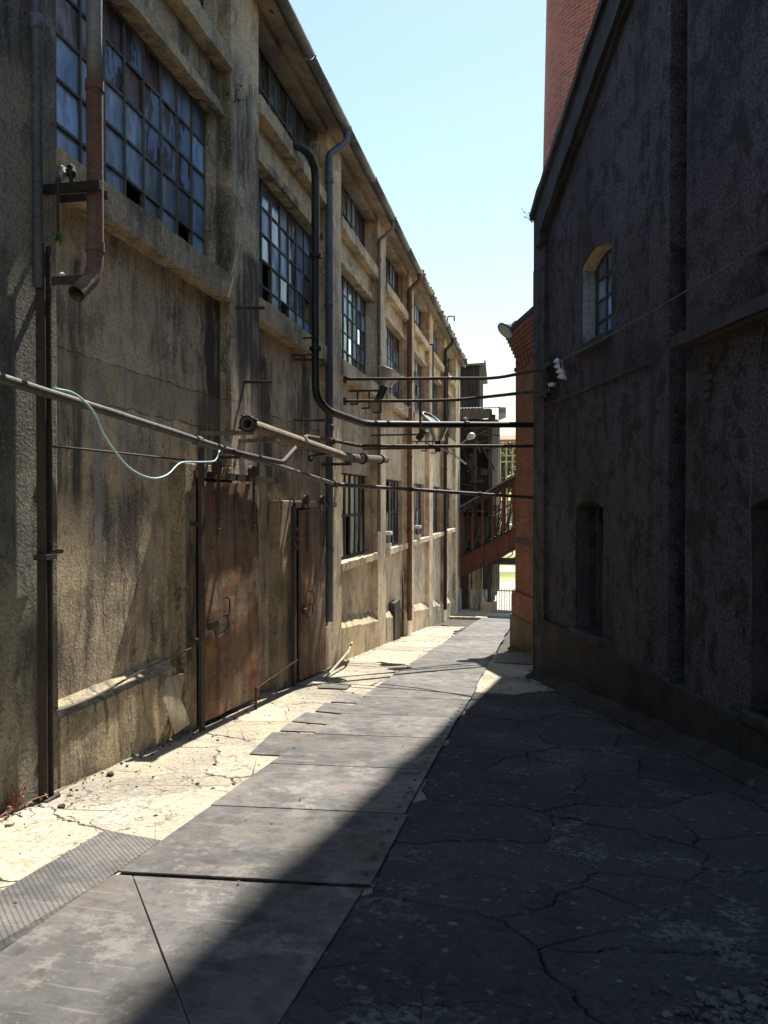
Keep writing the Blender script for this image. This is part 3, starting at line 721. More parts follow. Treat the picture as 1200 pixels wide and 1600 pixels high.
# bent vent pipes by the far eaves
for yy in (YK[4] + 3.0, YK[5] + 3.1):
    mb = MB(); mb.tube(fillet([(XB, yy, 6.3), (XF + .12, yy, 6.3), (XF + .12, yy, 3.2)], .05, 4), .022, 8); mb.build('vent_pipe', 'rust_dark', fac, smooth=True)
mb = MB(); mb.tube(fillet([(RX0 - .1, YK[5] + 2.5, 7.5), (RX0 - .05, YK[5] + 2.5, 7.95), (RX0 + .18, YK[5] + 2.5, 7.95), (RX0 + .18, YK[5] + 2.5, 7.78)], .06, 4), .03, 8); mb.build('vent_pipe', 'galv', fac, smooth=True)

# ---- sliding doors with concrete frames
def bump_sheet(mb, x, y0, y1, zb0, zb1, z1, amp, nx=14, nz=22, th=.035):
    """dented steel sheet facing +X; bottom edge slopes from zb0 to zb1"""
    vs = []; fs = []
    for j_ in range(nz + 1):
        for i in range(nx + 1):
            u = i / nx; v_ = j_ / nz; yy = y0 + (y1 - y0) * u; zz_ = (zb0 + (zb1 - zb0) * u) * (1 - v_) + z1 * v_
            vs.append((x + amp * mnoise.noise(Vector((yy * 1.7, zz_ * 1.3, 4))) + amp * .4 * mnoise.noise(Vector((yy * 6, zz_ * 5, 1))), yy, zz_))
    k = nx + 1; b = len(vs); vs += [(x - th, p[1], p[2]) for p in vs]
    for j_ in range(nz):
        for i in range(nx):
            q_ = (j_ * k + i, j_ * k + i + 1, (j_ + 1) * k + i + 1, (j_ + 1) * k + i); fs.append(q_); fs.append(tuple(b + t for t in q_[::-1]))
    for i in range(nx): fs.append((i, i + 1, b + i + 1, b + i)); t = nz * k; fs.append((t + i, t + i + 1, b + t + i + 1, b + t + i))
    for j_ in range(nz):
        fs.append((j_ * k, (j_ + 1) * k, b + (j_ + 1) * k, b + j_ * k)); t = nx; fs.append((j_ * k + t, (j_ + 1) * k + t, b + (j_ + 1) * k + t, b + j_ * k + t))
    return mb.add(vs, fs)
XD = -3.12
def door(px0, px1, pyt0, pyb0, pyb1, label):
    a = onX(px0, pyt0, XD); b0 = onX(px0, pyb0, XD); b1 = onX(px1, pyb1, XD); y0, y1 = a.y, b1.y
    mb = MB(); bump_sheet(mb, XD, y0, y1, max(b0.z, g(y0) + .03), max(b1.z, g(y1) + .03), a.z, .02)
    d = mb.build('door', 'rust_door', fac, smooth=False); tag(d, label)
    # hangers with wheels, strap, handle, bolt
    rail = MB(); rail.box(XD - .05, XD - .02, y0 - .15, y1 + .75, a.z + .03, a.z + .10); rail.build('rail', 'rust_dark', d)
    for t in (.18, .85):
        yy = y0 + (y1 - y0) * t
        mb = MB(); mb.box(XD + .022, XD + .034, yy - .03, yy + .03, a.z - .55, a.z + .12)
        mb.tube([(XD - .02, yy, a.z + .14), (XD + .04, yy, a.z + .14)], .065, 14); mb.build('hanger', 'rust_dark', d)
        bm_ = MB()
        for k in range(4): bm_.lathe([(.012, 0), (.012, .012), (0, .014)], (XD + .034, yy, a.z - .08 - k * .13), (1, 0, 0), 6)
        bm_.build('rivets', 'rust_dark', d)
    yy = y0 + (y1 - y0) * .30; zc = g(yy) + 1.05
    mb = MB(); mb.tube(fillet([(XD, yy, zc), (XD + .07, yy, zc), (XD + .07, yy, zc + .18), (XD, yy, zc + .18)], .03, 4), .008, 7); mb.build('handle', 'rust_dark', d)
    mb = MB(); mb.box(XD + .012, XD + .05, y0 + .02, y0 + .22, zc - .08, zc - .02); mb.tube(cat_rom([(XD + .04, y0 + .1, zc - .05), (XD + .06, y0 + .16, zc - .17), (XD + .05, yy, zc - .12), (XD + .05, yy, zc)], 5), .009, 6); mb.build('latch', 'rust_dark', d)
    return d, y0, y1, a.z
dA, ay0, ay1, az = door(320, 404, 752, 1128, 1087, 'wide rusted brown sheet steel sliding door')
dB, by0, by1, bz = door(470, 509, 797, 1070, 1052, 'narrower dark red rusted sliding door')
# concrete surrounds
mb = MB(); mb.box(XB - .05, -3.185, ay0 - .30, ay0 - .04, g(ay0) - .3, az + .17); mb.build('door_jamb', 'jamb', fac, bevel=.015)
rough_box(MB(), XB - .05, -3.17, ay0 - .039, YK[1] - PW - .004, az + .05, az + .165, 14, .008).build('door_lintel', 'jamb', fac)
mb = MB(); mb.box(XB - .05, -3.19, by0 - .68, by0 - .12, g(by0) - .3, bz + .13); mb.build('door_jamb', 'jamb', fac, bevel=.012)
rough_box(MB(), XB - .05, -3.175, by0 - .119, by1 + .1, bz + .05, bz + .125, 12, .006).build('door_lintel', 'jamb', fac)
mb = MB(); mb.box(XB - .02, XB + .02, 6.9, 8.0, g(7.5) - .2, 1.7); mb.build('door_backing', 'rust_dark', fac)
mb = MB(); mb.box(XB - .02, XB + .02, 9.9, 11.35, g(10.8) - .2, 1.45); mb.build('door_backing', 'rust_dark', fac)

# ================================================================== RIGHT: GABLED BUILDING
gab = thing('gabled_building', 'dark soot-stained roughcast building with raked gable parapet and arched openings', 'building', tuple(Rw(4, g(8))))
vz = lambda off0: (lambda u, v, w_: Rw(u, v, off0 + w_))
TE = 15.0                                        # wall runs past the camera
def ztop(t): return 5.86 + .473 * min(t, 7.4) - .473 * max(0, t - 7.4)
OPEN_LOW = [(1.80, 2.75, -.08, 1.55), (5.85, 6.80, -.08, 1.58), (9.9, 10.85, -.08, 1.58)]
OPEN_UP = [(1.97, 2.98, 3.46, 4.56), (6.05, 7.06, 3.46, 4.62), (10.1, 11.1, 3.46, 4.62)]
GR0, GR1 = 4.52, 4.78
def wall_piece(t0, t1, off, holes, name='wall', mat='right'):
    mb = MB(); holed(mb, vz(off), t0, t1, -2.6, ztop(t0) - .3 if t0 < 7.4 else 5.4, holes, 0, -.42)
    o = mb.build(name, mat, gab); return o
ZR = 5.40                                        # rectangular wall up to here, raked part above
mb = MB(); holed(mb, vz(0), .55, GR0, -2.6, ZR, [h for h in OPEN_LOW[:1] + OPEN_UP[:1]], 0, -.42); mb.build('wall', 'right', gab)
mb = MB(); holed(mb, vz(.0), GR1, TE, -2.6, ZR, OPEN_LOW[1:] + OPEN_UP[1:], 0, -.42); mb.build('wall', 'right', gab)
mb = MB(); holed(mb, vz(.0), .002, .548, -2.6, ZR, [], .05, -.42); mb.build('corner_pier', 'right', gab, bevel=.015)
mb = MB(); mb.prism([Rw(0.002, ZR, 0), Rw(GR0, ZR, 0), Rw(GR0, ztop(GR0), 0), Rw(0.002, ztop(0), 0)], NR * -.42); mb.build('gable', 'right', gab)
mb = MB(); mb.prism([Rw(GR1, ZR, 0), Rw(TE, ZR, 0), Rw(TE, ztop(TE), 0), Rw(7.4, ztop(7.4), 0), Rw(GR1, ztop(GR1), 0)], NR * -.42); mb.build('gable', 'right', gab)
mb = MB(); holed(mb, vz(-.16), GR0 - .01, GR1 + .01, -2.6, 8.0, [], 0, -.2); mb.build('groove', 'right_trim', gab)
# pilaster strip beside the groove, proud of the wall
mb = MB(); holed(mb, vz(0), 4.07, GR0 - .004, -2.6, ztop(4.07) - .75, [], .035, -.05); mb.build('pilaster', 'right', gab, bevel=.012)
# flat parapet band and moulding along the rake
def rake(off0, off1, d0, d1, name, mat, n=26, ta=0.0, tb=7.4, amp=.008):
    vs = []; fs = []
    for i in range(n + 1):
        t = ta + (tb - ta) * i / n; z = 5.86 + .473 * t; e = random.uniform(-amp, amp)
        vs += [Rw(t, z - d1, off0), Rw(t, z - d1 + e, off1 + e * .5), Rw(t, z - d0 + e, off1 + e * .5), Rw(t, z - d0, off0)]
    for i in range(n):
        for c in range(4): fs.append((i * 4 + c, i * 4 + (c + 1) % 4, (i + 1) * 4 + (c + 1) % 4, (i + 1) * 4 + c))
    fs += [(0, 1, 2, 3), tuple(n * 4 + c for c in (3, 2, 1, 0))]
    return MB().add(vs, fs).build(name, mat, gab)
rake(-.3, .045, .05, .62, 'parapet_band', 'right_trim', 26, -.02)
rake(-.3, .12, .63, .70, 'moulding', 'right_trim', 40, .30, 7.4, .012)
rake(-.3, .06, .70, .77, 'moulding', 'right_base', 40, .36, 7.4, .010)
rake(-.46, .10, -.06, .05, 'coping', 'right_trim', 40, -.06, 7.4, .012)
mb = MB(); mb.obox(Rw(.28, 5.24, -.1), V * .30, NR * .23, (0, 0, .14)); mb.build('kneeler', 'right_trim', gab, bevel=.01)
# string course
vs = []; fs = []
def course(t0, t1, z0, z1, off, name, mat, n=30, amp=.007):
    vs = []; fs = []
    for i in range(n + 1):
        t = t0 + (t1 - t0) * i / n; e = random.uniform(-amp, amp * .4)
        vs += [Rw(t, z0, -.1), Rw(t, z0 + e, off + e), Rw(t, z1 - .02 + e, off + e), Rw(t, z1, -.1)]
    for i in range(n):
        for c in range(4): fs.append((i * 4 + c, i * 4 + (c + 1) % 4, (i + 1) * 4 + (c + 1) % 4, (i + 1) * 4 + c))
    fs += [(0, 1, 2, 3), tuple(n * 4 + c for c in (3, 2, 1, 0))]
    return MB().add(vs, fs).build(name, mat, gab)
course(.56, 4.06, 2.90, 2.97, .022, 'string_course', 'right_trim')
course(GR1 + .02, TE - .2, 2.90, 3.02, .16, 'string_course', 'right_trim', 50)
mb = MB(); mb.obox(Rw(5.2, 2.86, .004), V * 1.9, NR * .12, (0, 0, .032)); mb.build('flashing', 'rust_dark', gab)
course(.0, TE, -1.9, -.14, .055, 'plinth', 'right_base', 60, .014)
# kerb following the slope at the foot of the wall
n = 60; vs = []; fs = []
for i in range(n + 1):
    t = .3 + (TE - .6) * i / n; p = Rw(t, 0, 0); e = random.uniform(-.015, .012) + .02 * mnoise.noise(Vector((t * 2, 0, 0))); z = g(p.y)
    vs += [Rw(t, z - .2, 0), Rw(t, z - .2, .24 + 2 * e), Rw(t, z + .02 + e, .20 + 2 * e), Rw(t, z + .17 + e, .0)]
for i in range(n):
    for c in range(4): fs.append((i * 4 + c, i * 4 + (c + 1) % 4, (i + 1) * 4 + (c + 1) % 4, (i + 1) * 4 + c))
fs += [(0, 1, 2, 3), tuple(n * 4 + c for c in (3, 2, 1, 0))]
MB().add(vs, fs).build('kerb', 'right_base', gab)
# arched heads, joinery in the openings
def arch_head(t0, t1, z, rise, name='arch'):
    """segmental arch: closes the corners above a rectangular hole top z"""
    N = 10; mb = MB(); top = z
    for i in range(N):
        a, b = i / N, (i + 1) / N; fa = z - rise * (2 * a - 1) ** 2; fb = z - rise * (2 * b - 1) ** 2
        ta, tb = t0 + (t1 - t0) * a, t0 + (t1 - t0) * b
        mb.prism([Rw(ta, fa, .002), Rw(tb, fb, .002), Rw(tb, top + .004, .002), Rw(ta, top + .004, .002)], NR * -.40)
    mb.build(name, 'right_trim', gab)
    mb = MB()
    for i in range(N):
        a, b = i / N, (i + 1) / N; ta, tb = t0 + .016 + (t1 - t0 - .032) * a, t0 + .016 + (t1 - t0 - .032) * b
        fa = z - rise * (2 * (ta - t0) / (t1 - t0) - 1) ** 2 - .012; fb = z - rise * (2 * (tb - t0) / (t1 - t0) - 1) ** 2 - .012
        mb.prism([Rw(ta, fa, -.01), Rw(tb, fb, -.01), Rw(tb, fb + .009, -.01), Rw(ta, fa + .009, -.01)], NR * -.17)
    return mb.build('arch_soffit', 'trim' if z > 3 else 'moss', gab)  # yellowish light put into the colour of upper undersides; moss on lower ones
def sill_r(t0, t1, z, name='sill'):
    mb = MB(); mb.obox(Rw(t0 - .05, z - .10, -.35), V * (t1 - t0 + .1), NR * .42, (0, 0, .10)); return mb.build(name, 'right_trim', gab, bevel=.01)
M['green_wood'] = mat_rust('peeling_green_joinery', (.06, .075, .07), (.11, .12, .11), (.03, .032, .03), .8)
M['limewash'] = mat_wall('flaking_limewash', (.30, .32, .34), (.16, .17, .18), (.035, .035, .035), .6, .6, .3, .6, seed=4.4)
for (t0, t1, z0, z1) in OPEN_LOW + OPEN_UP:
    mb = MB(); mb.obox(Rw(t0 + .001, z0, -.18), V * .014, NR * .16, (0, 0, z1 - z0 - .12)); mb.build('reveal', 'limewash' if z0 > 1 else 'right_trim', gab)
for (t0, t1, z0, z1) in OPEN_LOW:
    arch_head(t0, t1, z1, .10); sill_r(t0, t1, z0)
    mb = MB()
    holed(mb, vz(-.27), t0, t1, z0, z1, [(t0 + .06, (t0 + t1) / 2 - .025, z0 + .1, z1 - .35), ((t0 + t1) / 2 + .025, t1 - .06, z0 + .1, z1 - .35), (t0 + .06, t1 - .06, z1 - .30, z1 - .06)], 0, -.05)
    dw = mb.build('window', 'green_wood', gab)
    for (ua, ub, va, vb) in ((t0 + .05, (t0 + t1) / 2 - .02, z0 + .09, z1 - .34), ((t0 + t1) / 2 + .02, t1 - .05, z0 + .09, z1 - .34), (t0 + .05, t1 - .05, z1 - .31, z1 - .05)):
        mb = MB(); mb.obox(Rw(ua, va, -.30), V * (ub - ua), NR * .006, (0, 0, vb - va)); mb.build('pane', 'glass_dark', dw)
    for tt in (t0 + .2, t0 + .34, t1 - .34, t1 - .2):
        mb = MB(); mb.obox(Rw(tt, z0 + .1, -.275), V * .02, NR * .02, (0, 0, z1 - z0 - .45)); mb.build('glazing_bar', 'green_wood', dw)
for (t0, t1, z0, z1) in OPEN_UP:
    arch_head(t0, t1, z1, .13, 'arch'); sill_r(t0, t1, z0)
    mb = MB(); nr, nc = 4, 3; hs = [(t0 + .04 + (t1 - t0 - .08) * i / nc + .012, t0 + .04 + (t1 - t0 - .08) * (i + 1) / nc - .012, z0 + .04 + (z1 - z0 - .06) * k / nr + .012, z0 + .04 + (z1 - z0 - .06) * (k + 1) / nr - .012) for i in range(nc) for k in range(nr)]
    holed(mb, vz(-.19), t0, t1, z0, z1, hs, 0, -.04); uw = mb.build('window', 'green_wood', gab)
    for (ua, ub, va, vb) in hs:
        mb = MB(); mb.obox(Rw(ua - .004, va - .004, -.22), V * (ub - ua + .008), NR * .006, (0, 0, vb - va + .008)); mb.build('pane', 'glass_sky_film', uw)
# shell behind the wall
ND = NR * -1
mb = MB()
mb.prism([Rw(0.0, -2.6, -.42), Rw(0, 5.4, -.42), Rw(0, 5.4, -7.5), Rw(0, -2.6, -7.5)], V * .3); mb.build('far_wall', 'right', gab)
mb = MB(); mb.prism([Rw(TE, -2.6, -.42), Rw(TE, 5.4, -.42), Rw(TE, 5.4, -7.5), Rw(TE, -2.6, -7.5)], V * -.3); mb.build('near_wall', 'right', gab)
mb = MB(); mb.prism([Rw(0, -2.6, -7.5), Rw(TE, -2.6, -7.5), Rw(TE, 5.4, -7.5), Rw(7.4, 8.9, -7.5), Rw(0, 5.4, -7.5)], NR * -.3); mb.build('back_wall', 'right', gab)
mb = MB(); mb.prism([Rw(-.1, 5.40, -.42), Rw(7.4, 8.95, -.42), Rw(7.4, 9.05, -.42), Rw(-.1, 5.5, -.42)], NR * -7.3); mb.prism([Rw(7.4, 8.95, -.42), Rw(TE, 5.4, -.42), Rw(TE, 5.5, -.42), Rw(7.4, 9.05, -.42)], NR * -7.3); mb.build('roof', 'tile', gab)
mb = MB(); mb.obox(Rw(.3, -.35, -7.4), V * (TE - .6), NR * 6.98, (0, 0, .1)); mb.build('floor', 'interior', gab)
# old hole hacked in the wall
c = onR(1108, 592); tq = (c - C0).dot(V)
mb = MB()
for k in range(5): mb.obox(Rw(tq - .05 + random.uniform(-.02, .02), c.z - .17 + k * .075, .003), V * random.uniform(.07, .12), NR * .018, (0, 0, .06))
mb.build('brick_scar', 'rust_dark', gab)

# ================================================================== BRICK CHIMNEY ON ITS PEDESTAL
M['mossy_stone'] = mat_wall('mossy_stone', (.16, .135, .07), (.10, .09, .05), (.03, .028, .018), .6, .7, .5, .8, seed=7.7)
FC = atD(805, 900, 17.5); FC = Vector((FC.x, FC.y, 0))
def Pd(a, b, z): return FC + V * a - NR * b + Vector((0, 0, z))      # a toward camera, b away from the alley
PS = 4.2; CC = Pd(PS / 2, PS / 2, 0)
chim = thing('brick_chimney', 'tall round red brick factory chimney on a square brick pedestal', 'chimney', tuple(CC + Vector((0, 0, g(CC.y)))))
def blk(i, z0, z1, name, mat='brick', bev=.0, b2=None):
    mb = MB(); j = i if b2 is None else b2
    p0 = [Pd(-i, -i, z0), Pd(PS + i, -i, z0), Pd(PS + i, PS + i, z0), Pd(-i, PS + i, z0)]; p1 = [Pd(-j, -j, z1), Pd(PS + j, -j, z1), Pd(PS + j, PS + j, z1), Pd(-j, PS + j, z1)]
    mb.add(p0 + p1, [(0, 1, 2, 3), (4, 5, 6, 7), (0, 1, 5, 4), (1, 2, 6, 5), (2, 3, 7, 6), (3, 0, 4, 7)])
    return mb.build(name, mat, chim, bevel=bev)
gb = g(17)
blk(.10, gb - .6, gb + .62, 'footing', 'mossy_stone', .02)
blk(.06, gb + .62, gb + 1.15, 'plinth_course', 'brick', .01)
blk(0.0, gb + 1.15, 4.72, 'pedestal', 'brick')
blk(.015, gb + 2.2, gb + 2.32, 'band', 'rust_dark')
for k in range(6): blk(.03 + .03 * k, 4.72 + .085 * k, 4.72 + .085 * (k + 1) - .004, 'corbel_course', 'brick', .004)
# dentil bricks under the cornice
for k in range(10):
    for r_ in range(2):
        mb = MB(); mb.obox(Pd(.05 + k * .26 + .13 * r_, -.001, 4.40 + r_ * .14), V * .12, NR * .05, (0, 0, .08)); mb.build('dentil_brick', 'brick', chim)
blk(.20, 5.23, 5.36, 'cornice', 'right_base', .02)
blk(.18, 5.362, 5.75, 'weathering', 'right_base', .02, -.30)
blk(-.30, 5.752, 6.55, 'upper_block', 'brick', .02)
# shaft with cylindrical brick UVs
H0, H1, R0, R1 = 6.4, 36.0, 2.06, 1.52; SEG = 64; NZ = 40
vs = []; fs = []; uvs = []
for j_ in range(NZ + 1):
    z = H0 + (H1 - H0) * j_ / NZ; rr = R0 + (R1 - R0) * j_ / NZ
    for k in range(SEG + 1):
        a = 2 * math.pi * k / SEG; vs.append((CC.x + rr * math.cos(a), CC.y + rr * math.sin(a), z)); uvs.append((a * R0, z))
for j_ in range(NZ):
    for k in range(SEG): fs.append((j_ * (SEG + 1) + k, j_ * (SEG + 1) + k + 1, (j_ + 1) * (SEG + 1) + k + 1, (j_ + 1) * (SEG + 1) + k))
me = bpy.data.meshes.new('shaft'); me.from_pydata(vs, [], fs); me.update(); me.materials.append(M['brick_cyl'])
ul = me.uv_layers.new(name='UVMap')
for lp in me.loops: ul.data[lp.index].uv = uvs[lp.vertex_index]
for p in me.polygons: p.use_smooth = True
link('shaft', me, chim)
mb = MB(); mb.lathe([(R1, 0), (R1 + .12, .15), (R1 + .30, .5), (R1 + .30, 1.1), (R1 + .18, 1.3), (R1 - .35, 1.3), (R1 - .35, -.5)], (CC.x, CC.y, H1), seg=48); mb.build('crown', 'brick', chim, smooth=False)
for z in (17.0, 21, 25, 29, 33):
    rr = R0 + (R1 - R0) * (z - H0) / (H1 - H0) + .004; mb = MB(); mb.lathe([(rr, 0), (rr + .02, .0), (rr + .02, .08), (rr, .08)], (CC.x, CC.y, z), seg=48); mb.build('iron_band', 'rust_dark', chim)

# ================================================================== FAR END OF THE ALLEY
# timber shed with awning, left of the opening
def oD(px, py, D): return atD(px, py, D)
shed = thing('timber_shed', 'dark weathered timber shed on posts with corrugated awning at the alley end', 'shed', (-3, 38, g(38)))
SY0, SY1 = 35.2, 42.0; sx0 = -6.5; sx1 = onY(769, 700, SY0).x
ztopS = onY(750, 640, SY0).z
zfl = onY(750, 800, SY0).z
def planks(y, xa, xb, z0, z1, parent, mat='dark_wood', wmin=.16, horiz=False, name='plank', skip=.0):
    if not horiz:
        x = xa
        while x < xb - .02:
            w_ = min(random.uniform(wmin, wmin * 1.5), xb - x)
            if random.random() >= skip:
                mb = MB(); mb.box(x + .004, x + w_ - .004, y - random.uniform(.0, .02), y + .025, z0 + random.uniform(-.04, .04), z1 + random.uniform(-.02, .02)); mb.build(name, mat, parent)
            x += w_
    else:
        z = z0
        while z < z1 - .02:
            w_ = min(random.uniform(wmin, wmin * 1.5), z1 - z)
            if random.random() >= skip:
                mb = MB(); mb.box(xa, xb, y - random.uniform(.0, .02), y + .025, z + .004, z + w_ - .006); mb.build(name, mat, parent)
            z += w_
zsA = onY(750, 655, SY0).z; zsB = onY(750, 690, SY0).z; zsC = onY(750, 730, SY0).z
planks(SY0, sx0, sx1, zsB - .1, zsA, shed, 'dark_wood', .3, True)
planks(SY0, sx0, sx1, zfl - .3, zsC, shed, 'dark_wood', .28, True, skip=.25)
for xx in [sx1 - .09, sx1 - .75, sx1 - 1.5, sx0 + .1]:
    mb = MB(); mb.box(xx - .08, xx + .08, SY0 - .05, SY0 + .1, g(SY0) - .2, ztopS); mb.build('post', 'wood', shed)
for yy in (SY0 + 2.2, SY0 + 4.4, SY1):
    mb = MB(); mb.box(sx1 - .12, sx1 + .03, yy - .08, yy + .08, g(yy) - .2, ztopS); mb.build('post', 'wood', shed)
mb = MB(); mb.box(sx0, sx1, SY0 + .2, SY1, zfl - .2, zfl); mb.build('floor', 'dark_wood', shed)
mb = MB(); mb.box(sx0, sx1 - .05, SY1, SY1 + .1, g(SY1) - .2, ztopS); mb.build('back_wall', 'dark_wood', shed)
mb = MB(); mb.box(sx1 - .06, sx1 + .005, SY0 + .15, SY1, zfl + .3, ztopS - .2); mb.build('side_wall', 'dark_wood', shed)
# corrugated roof and hanging awning strips
def corr(o, du, dv, nu, amp, name, mat, parent):
    vs = []; fs = []; o, du, dv = Vector(o), Vector(du), Vector(dv); nrm = du.cross(dv).normalized()
    for i in range(nu + 1):
        for j_ in (0, 1): vs.append(o + du * (i / nu) + dv * j_ + nrm * (amp if i % 2 else -amp))
    for i in range(nu): fs.append((i * 2, i * 2 + 2, i * 2 + 3, i * 2 + 1))
    return MB().add(vs, fs).build(name, mat, parent)
corr((sx0, SY0 - .5, ztopS + .02), (sx1 + .35 - sx0, 0, 0), (0, 7.6, .9), 70, .03, 'roof', 'tin', shed)
corr((sx1 - 1.55, SY0 - .45, ztopS - .02), (1.5, 0, 0), (0, .1, -.42), 30, .015, 'awning', 'tin', shed)
mb = MB(); mb.prism([(sx1 + .3, SY0 - .5, ztopS + .05), (sx1 + .3, SY1 + .5, ztopS + .95), (sx1 + .3, SY1 + .5, ztopS + .4), (sx1 + .3, SY0 - .5, ztopS - .55)], (.03, 0, 0)); mb.build('bargeboard', 'dark_wood', shed)
for (px, py, w_, h_) in ((738, 728, .35, .6), (757, 738, .3, .25), (745, 752, .6, .14), (760, 700, .8, .12)):
    p = onY(px, py, SY0 - .1); mb = MB(); mb.box(p.x - w_ / 2, p.x + w_ / 2, p.y - .05, p.y + .02, p.z - h_ / 2, p.z + h_ / 2); mb.build('loose_board', 'wood', shed)

for k in range(16):
    r2 = random.Random(40 + k); px, py = r2.uniform(726, 768), r2.uniform(660, 800); p = onY(px, py, SY0 - r2.uniform(.05, .5)); L_ = r2.uniform(.4, 1.4); d_ = Vector((r2.uniform(-.4, 1), r2.uniform(-.3, .3), r2.uniform(-.9, .9))).normalized() * L_
    mb = MB(); mb.bar(p - d_ / 2, p + d_ / 2, r2.uniform(.04, .10)); mb.build('brace', 'wood' if k % 3 else 'rust_dark', shed)
# tall dark hoist tower behind the roofs
tw = thing('hoist_tower', 'tall dark grey sheet-clad hoist tower with pitched roof behind the factory', 'tower', (-6, 47, g(47)))
ta, tb = onY(722, 600, 46).x, onY(749, 600, 46).x; zt = onY(735, 572, 46).z; zr = onY(751, 556, 46).z
mb = MB(); mb.box(ta - 2, tb, 46, 49.4, g(46) - .3, zt); mb.build('wall', 'dark_wood', tw)
tc = onY(757, 600, 47.8).x
mb = MB(); mb.prism([(ta - 2.2, 45.7, zt - .1), (tb + .25, 45.7, zt - .0), (tb + .25, 47.5, zr), (ta - 2.2, 47.5, zr - .1)], (0, 0, .12)); mb.prism([(tb + .25, 47.5, zr), (ta - 2.2, 47.5, zr - .1), (ta - 2.2, 49.8, zt - .6), (tb + .25, 49.8, zt - .5)], (0, 0, .12)); mb.build('roof', 'tin', tw)
mb = MB(); mb.box(tb + .003, tb + .02, 46.0, 46.12, g(46), zt); mb.build('corner_post', 'wood', tw)
for k in range(7):
    mb = MB(); mb.box(ta + .1 + k * .14, ta + .13 + k * .14, 45.96, 45.998, zt - 3.5, zt - .2); mb.build('batten', 'wood', tw)

# inclined gallery: red girder below, handrail and roof above
gal = thing('inclined_gallery', 'inclined rust red steel gallery with lattice railing crossing above the alley end', 'footbridge', (-2, 33.5, g(33)))
GY = 33.2
def gp(px, py, dy=0.0): return onY(px, py, GY + dy)
L0, L1 = gp(720, 872), gp(822, 818); B0, B1 = gp(720, 902), gp(822, 850)
ext = lambda a, b, k: a + (b - a) * k
for dy in (0.0, 2.0):
    mb = MB(); o_ = Vector((0, dy, 0)); mb.prism([L0 + o_, L1 + o_, B1 + o_, B0 + o_], (0, .12, 0)); gd = mb.build('girder', 'rust_red', gal)
    for P0, P1 in ((L0, L1), (B0, B1)):
        mb = MB(); mb.bar(P0 + o_ + Vector((0, .06, 0)), P1 + o_ + Vector((0, .06, 0)), .26, .035); mb.build('flange', 'rust_red', gd)
    for k in range(6):
        a, b_ = ext(L0, L1, k / 5.2), ext(B0, B1, k / 5.2); mb = MB(); mb.bar(a + o_ - Vector((0, .02, 0)), b_ + o_ - Vector((0, .02, 0)), .05); mb.build('stiffener', 'rust_red', gd)
mb = MB(); mb.prism([L0 + Vector((0, .15, -.12)), L1 + Vector((0, .15, -.12)), L1 + Vector((0, 2.0, -.12)), L0 + Vector((0, 2.0, -.12))], (0, 0, .08)); mb.build('deck', 'dark_wood', gal)
T0, T1 = gp(720, 797), gp(822, 738)
for dy in (.05, 2.05):
    o_ = Vector((0, dy, 0))
    for k in range(7):
        f = (k + .15) / 6.4; a, b_ = ext(L0, L1, f), ext(T0, T1, f); mb = MB(); mb.bar(a + o_, b_ + o_, .075); mb.build('post', 'rust_red', gal)
        if k < 6:
            f2 = (k + 1.15) / 6.4; mid = lambda f_, h: ext(L0, L1, f_).lerp(ext(T0, T1, f_), h)
            for h in (.18, .38, .55): mb = MB(); mb.bar(mid(f, h) + o_, mid(f2, h) + o_, .035); mb.build('rail', 'rust_dark', gal)
            mb = MB(); mb.bar(mid(f, .02) + o_, mid(f2, .52) + o_, .04); mb.build('brace', 'rust_dark', gal)
    mb = MB(); mb.bar(T0 + o_, T1 + o_, .12, .22); mb.build('top_chord', 'rust_dark', gal)
mb = MB(); r0, r1 = T0 + Vector((0, -.45, .10)), T1 + Vector((0, -.45, .10)); mb.prism([r0, r1, r1 + Vector((0, 3, .0)), r0 + Vector((0, 3, 0))], (0, 0, .06)); mb.build('roof', 'tin', gal)
for k in range(14):
    f = (k + .5) / 14; a = ext(L0, L1, f); mb = MB(); mb.box(a.x - .14, a.x + .14, a.y + .14, a.y + 2.0, a.z + .02, a.z + .07); mb.build('tread', 'dark_wood', gal)
rg = random.Random(8)
for k in range(12):
    f = rg.uniform(.02, .95); a = ext(B0, B1, f) + Vector((0, rg.uniform(.3, 1.9), 0)); b_ = ext(T0, T1, min(1, f + rg.uniform(-.12, .16))) + Vector((0, rg.uniform(.3, 1.9), 0))
    mb = MB(); mb.bar(a, b_, rg.uniform(.04, .08)); mb.build('strut', 'rust_dark', gal)
for k in range(6):
    f = (k + .4) / 6; a = ext(T0, T1, f); mb = MB(); mb.bar(a + Vector((0, -.4, 0)), a + Vector((0, 2.4, 0)), .08, .12); mb.build('rafter', 'rust_dark', gal)
# trestle under the gallery
mb = MB(); pA = gp(768, 872, .4); mb.box(pA.x, pA.x + 3.0, pA.y, pA.y + .25, pA.z - .25, pA.z); mb.build('cross_beam', 'rust_dark', gal)
for px, w_ in ((766, .22), (727, .3), (733, .14), (741, .16), (750, .20)):
    p = gp(px, 900, .4 if px == 766 else .8); zt_ = ext(B0, B1, (px - 720) / 102).z + .3
    mb = MB(); mb.box(p.x - w_ / 2, p.x + w_ / 2, p.y - w_ / 2, p.y + w_ / 2, g(p.y) - .2, zt_); mb.build('column', 'rust_dark' if px in (766, 727) else 'trim', gal)
p = gp(767, 950, .4); mb = MB(); mb.box(p.x - .42, p.x + .25, p.y - .25, p.y + .25, g(p.y) - .2, g(p.y) + .38); mb.build('footing', 'plinth', gal, bevel=.02)
mb = MB(); a = gp(757, 885, .7)
for k in range(5): mb.bar((a.x, a.y, a.z - k * .42), (a.x + (.22 if k % 2 else -.02), a.y, a.z - .42 - k * .42), .035)
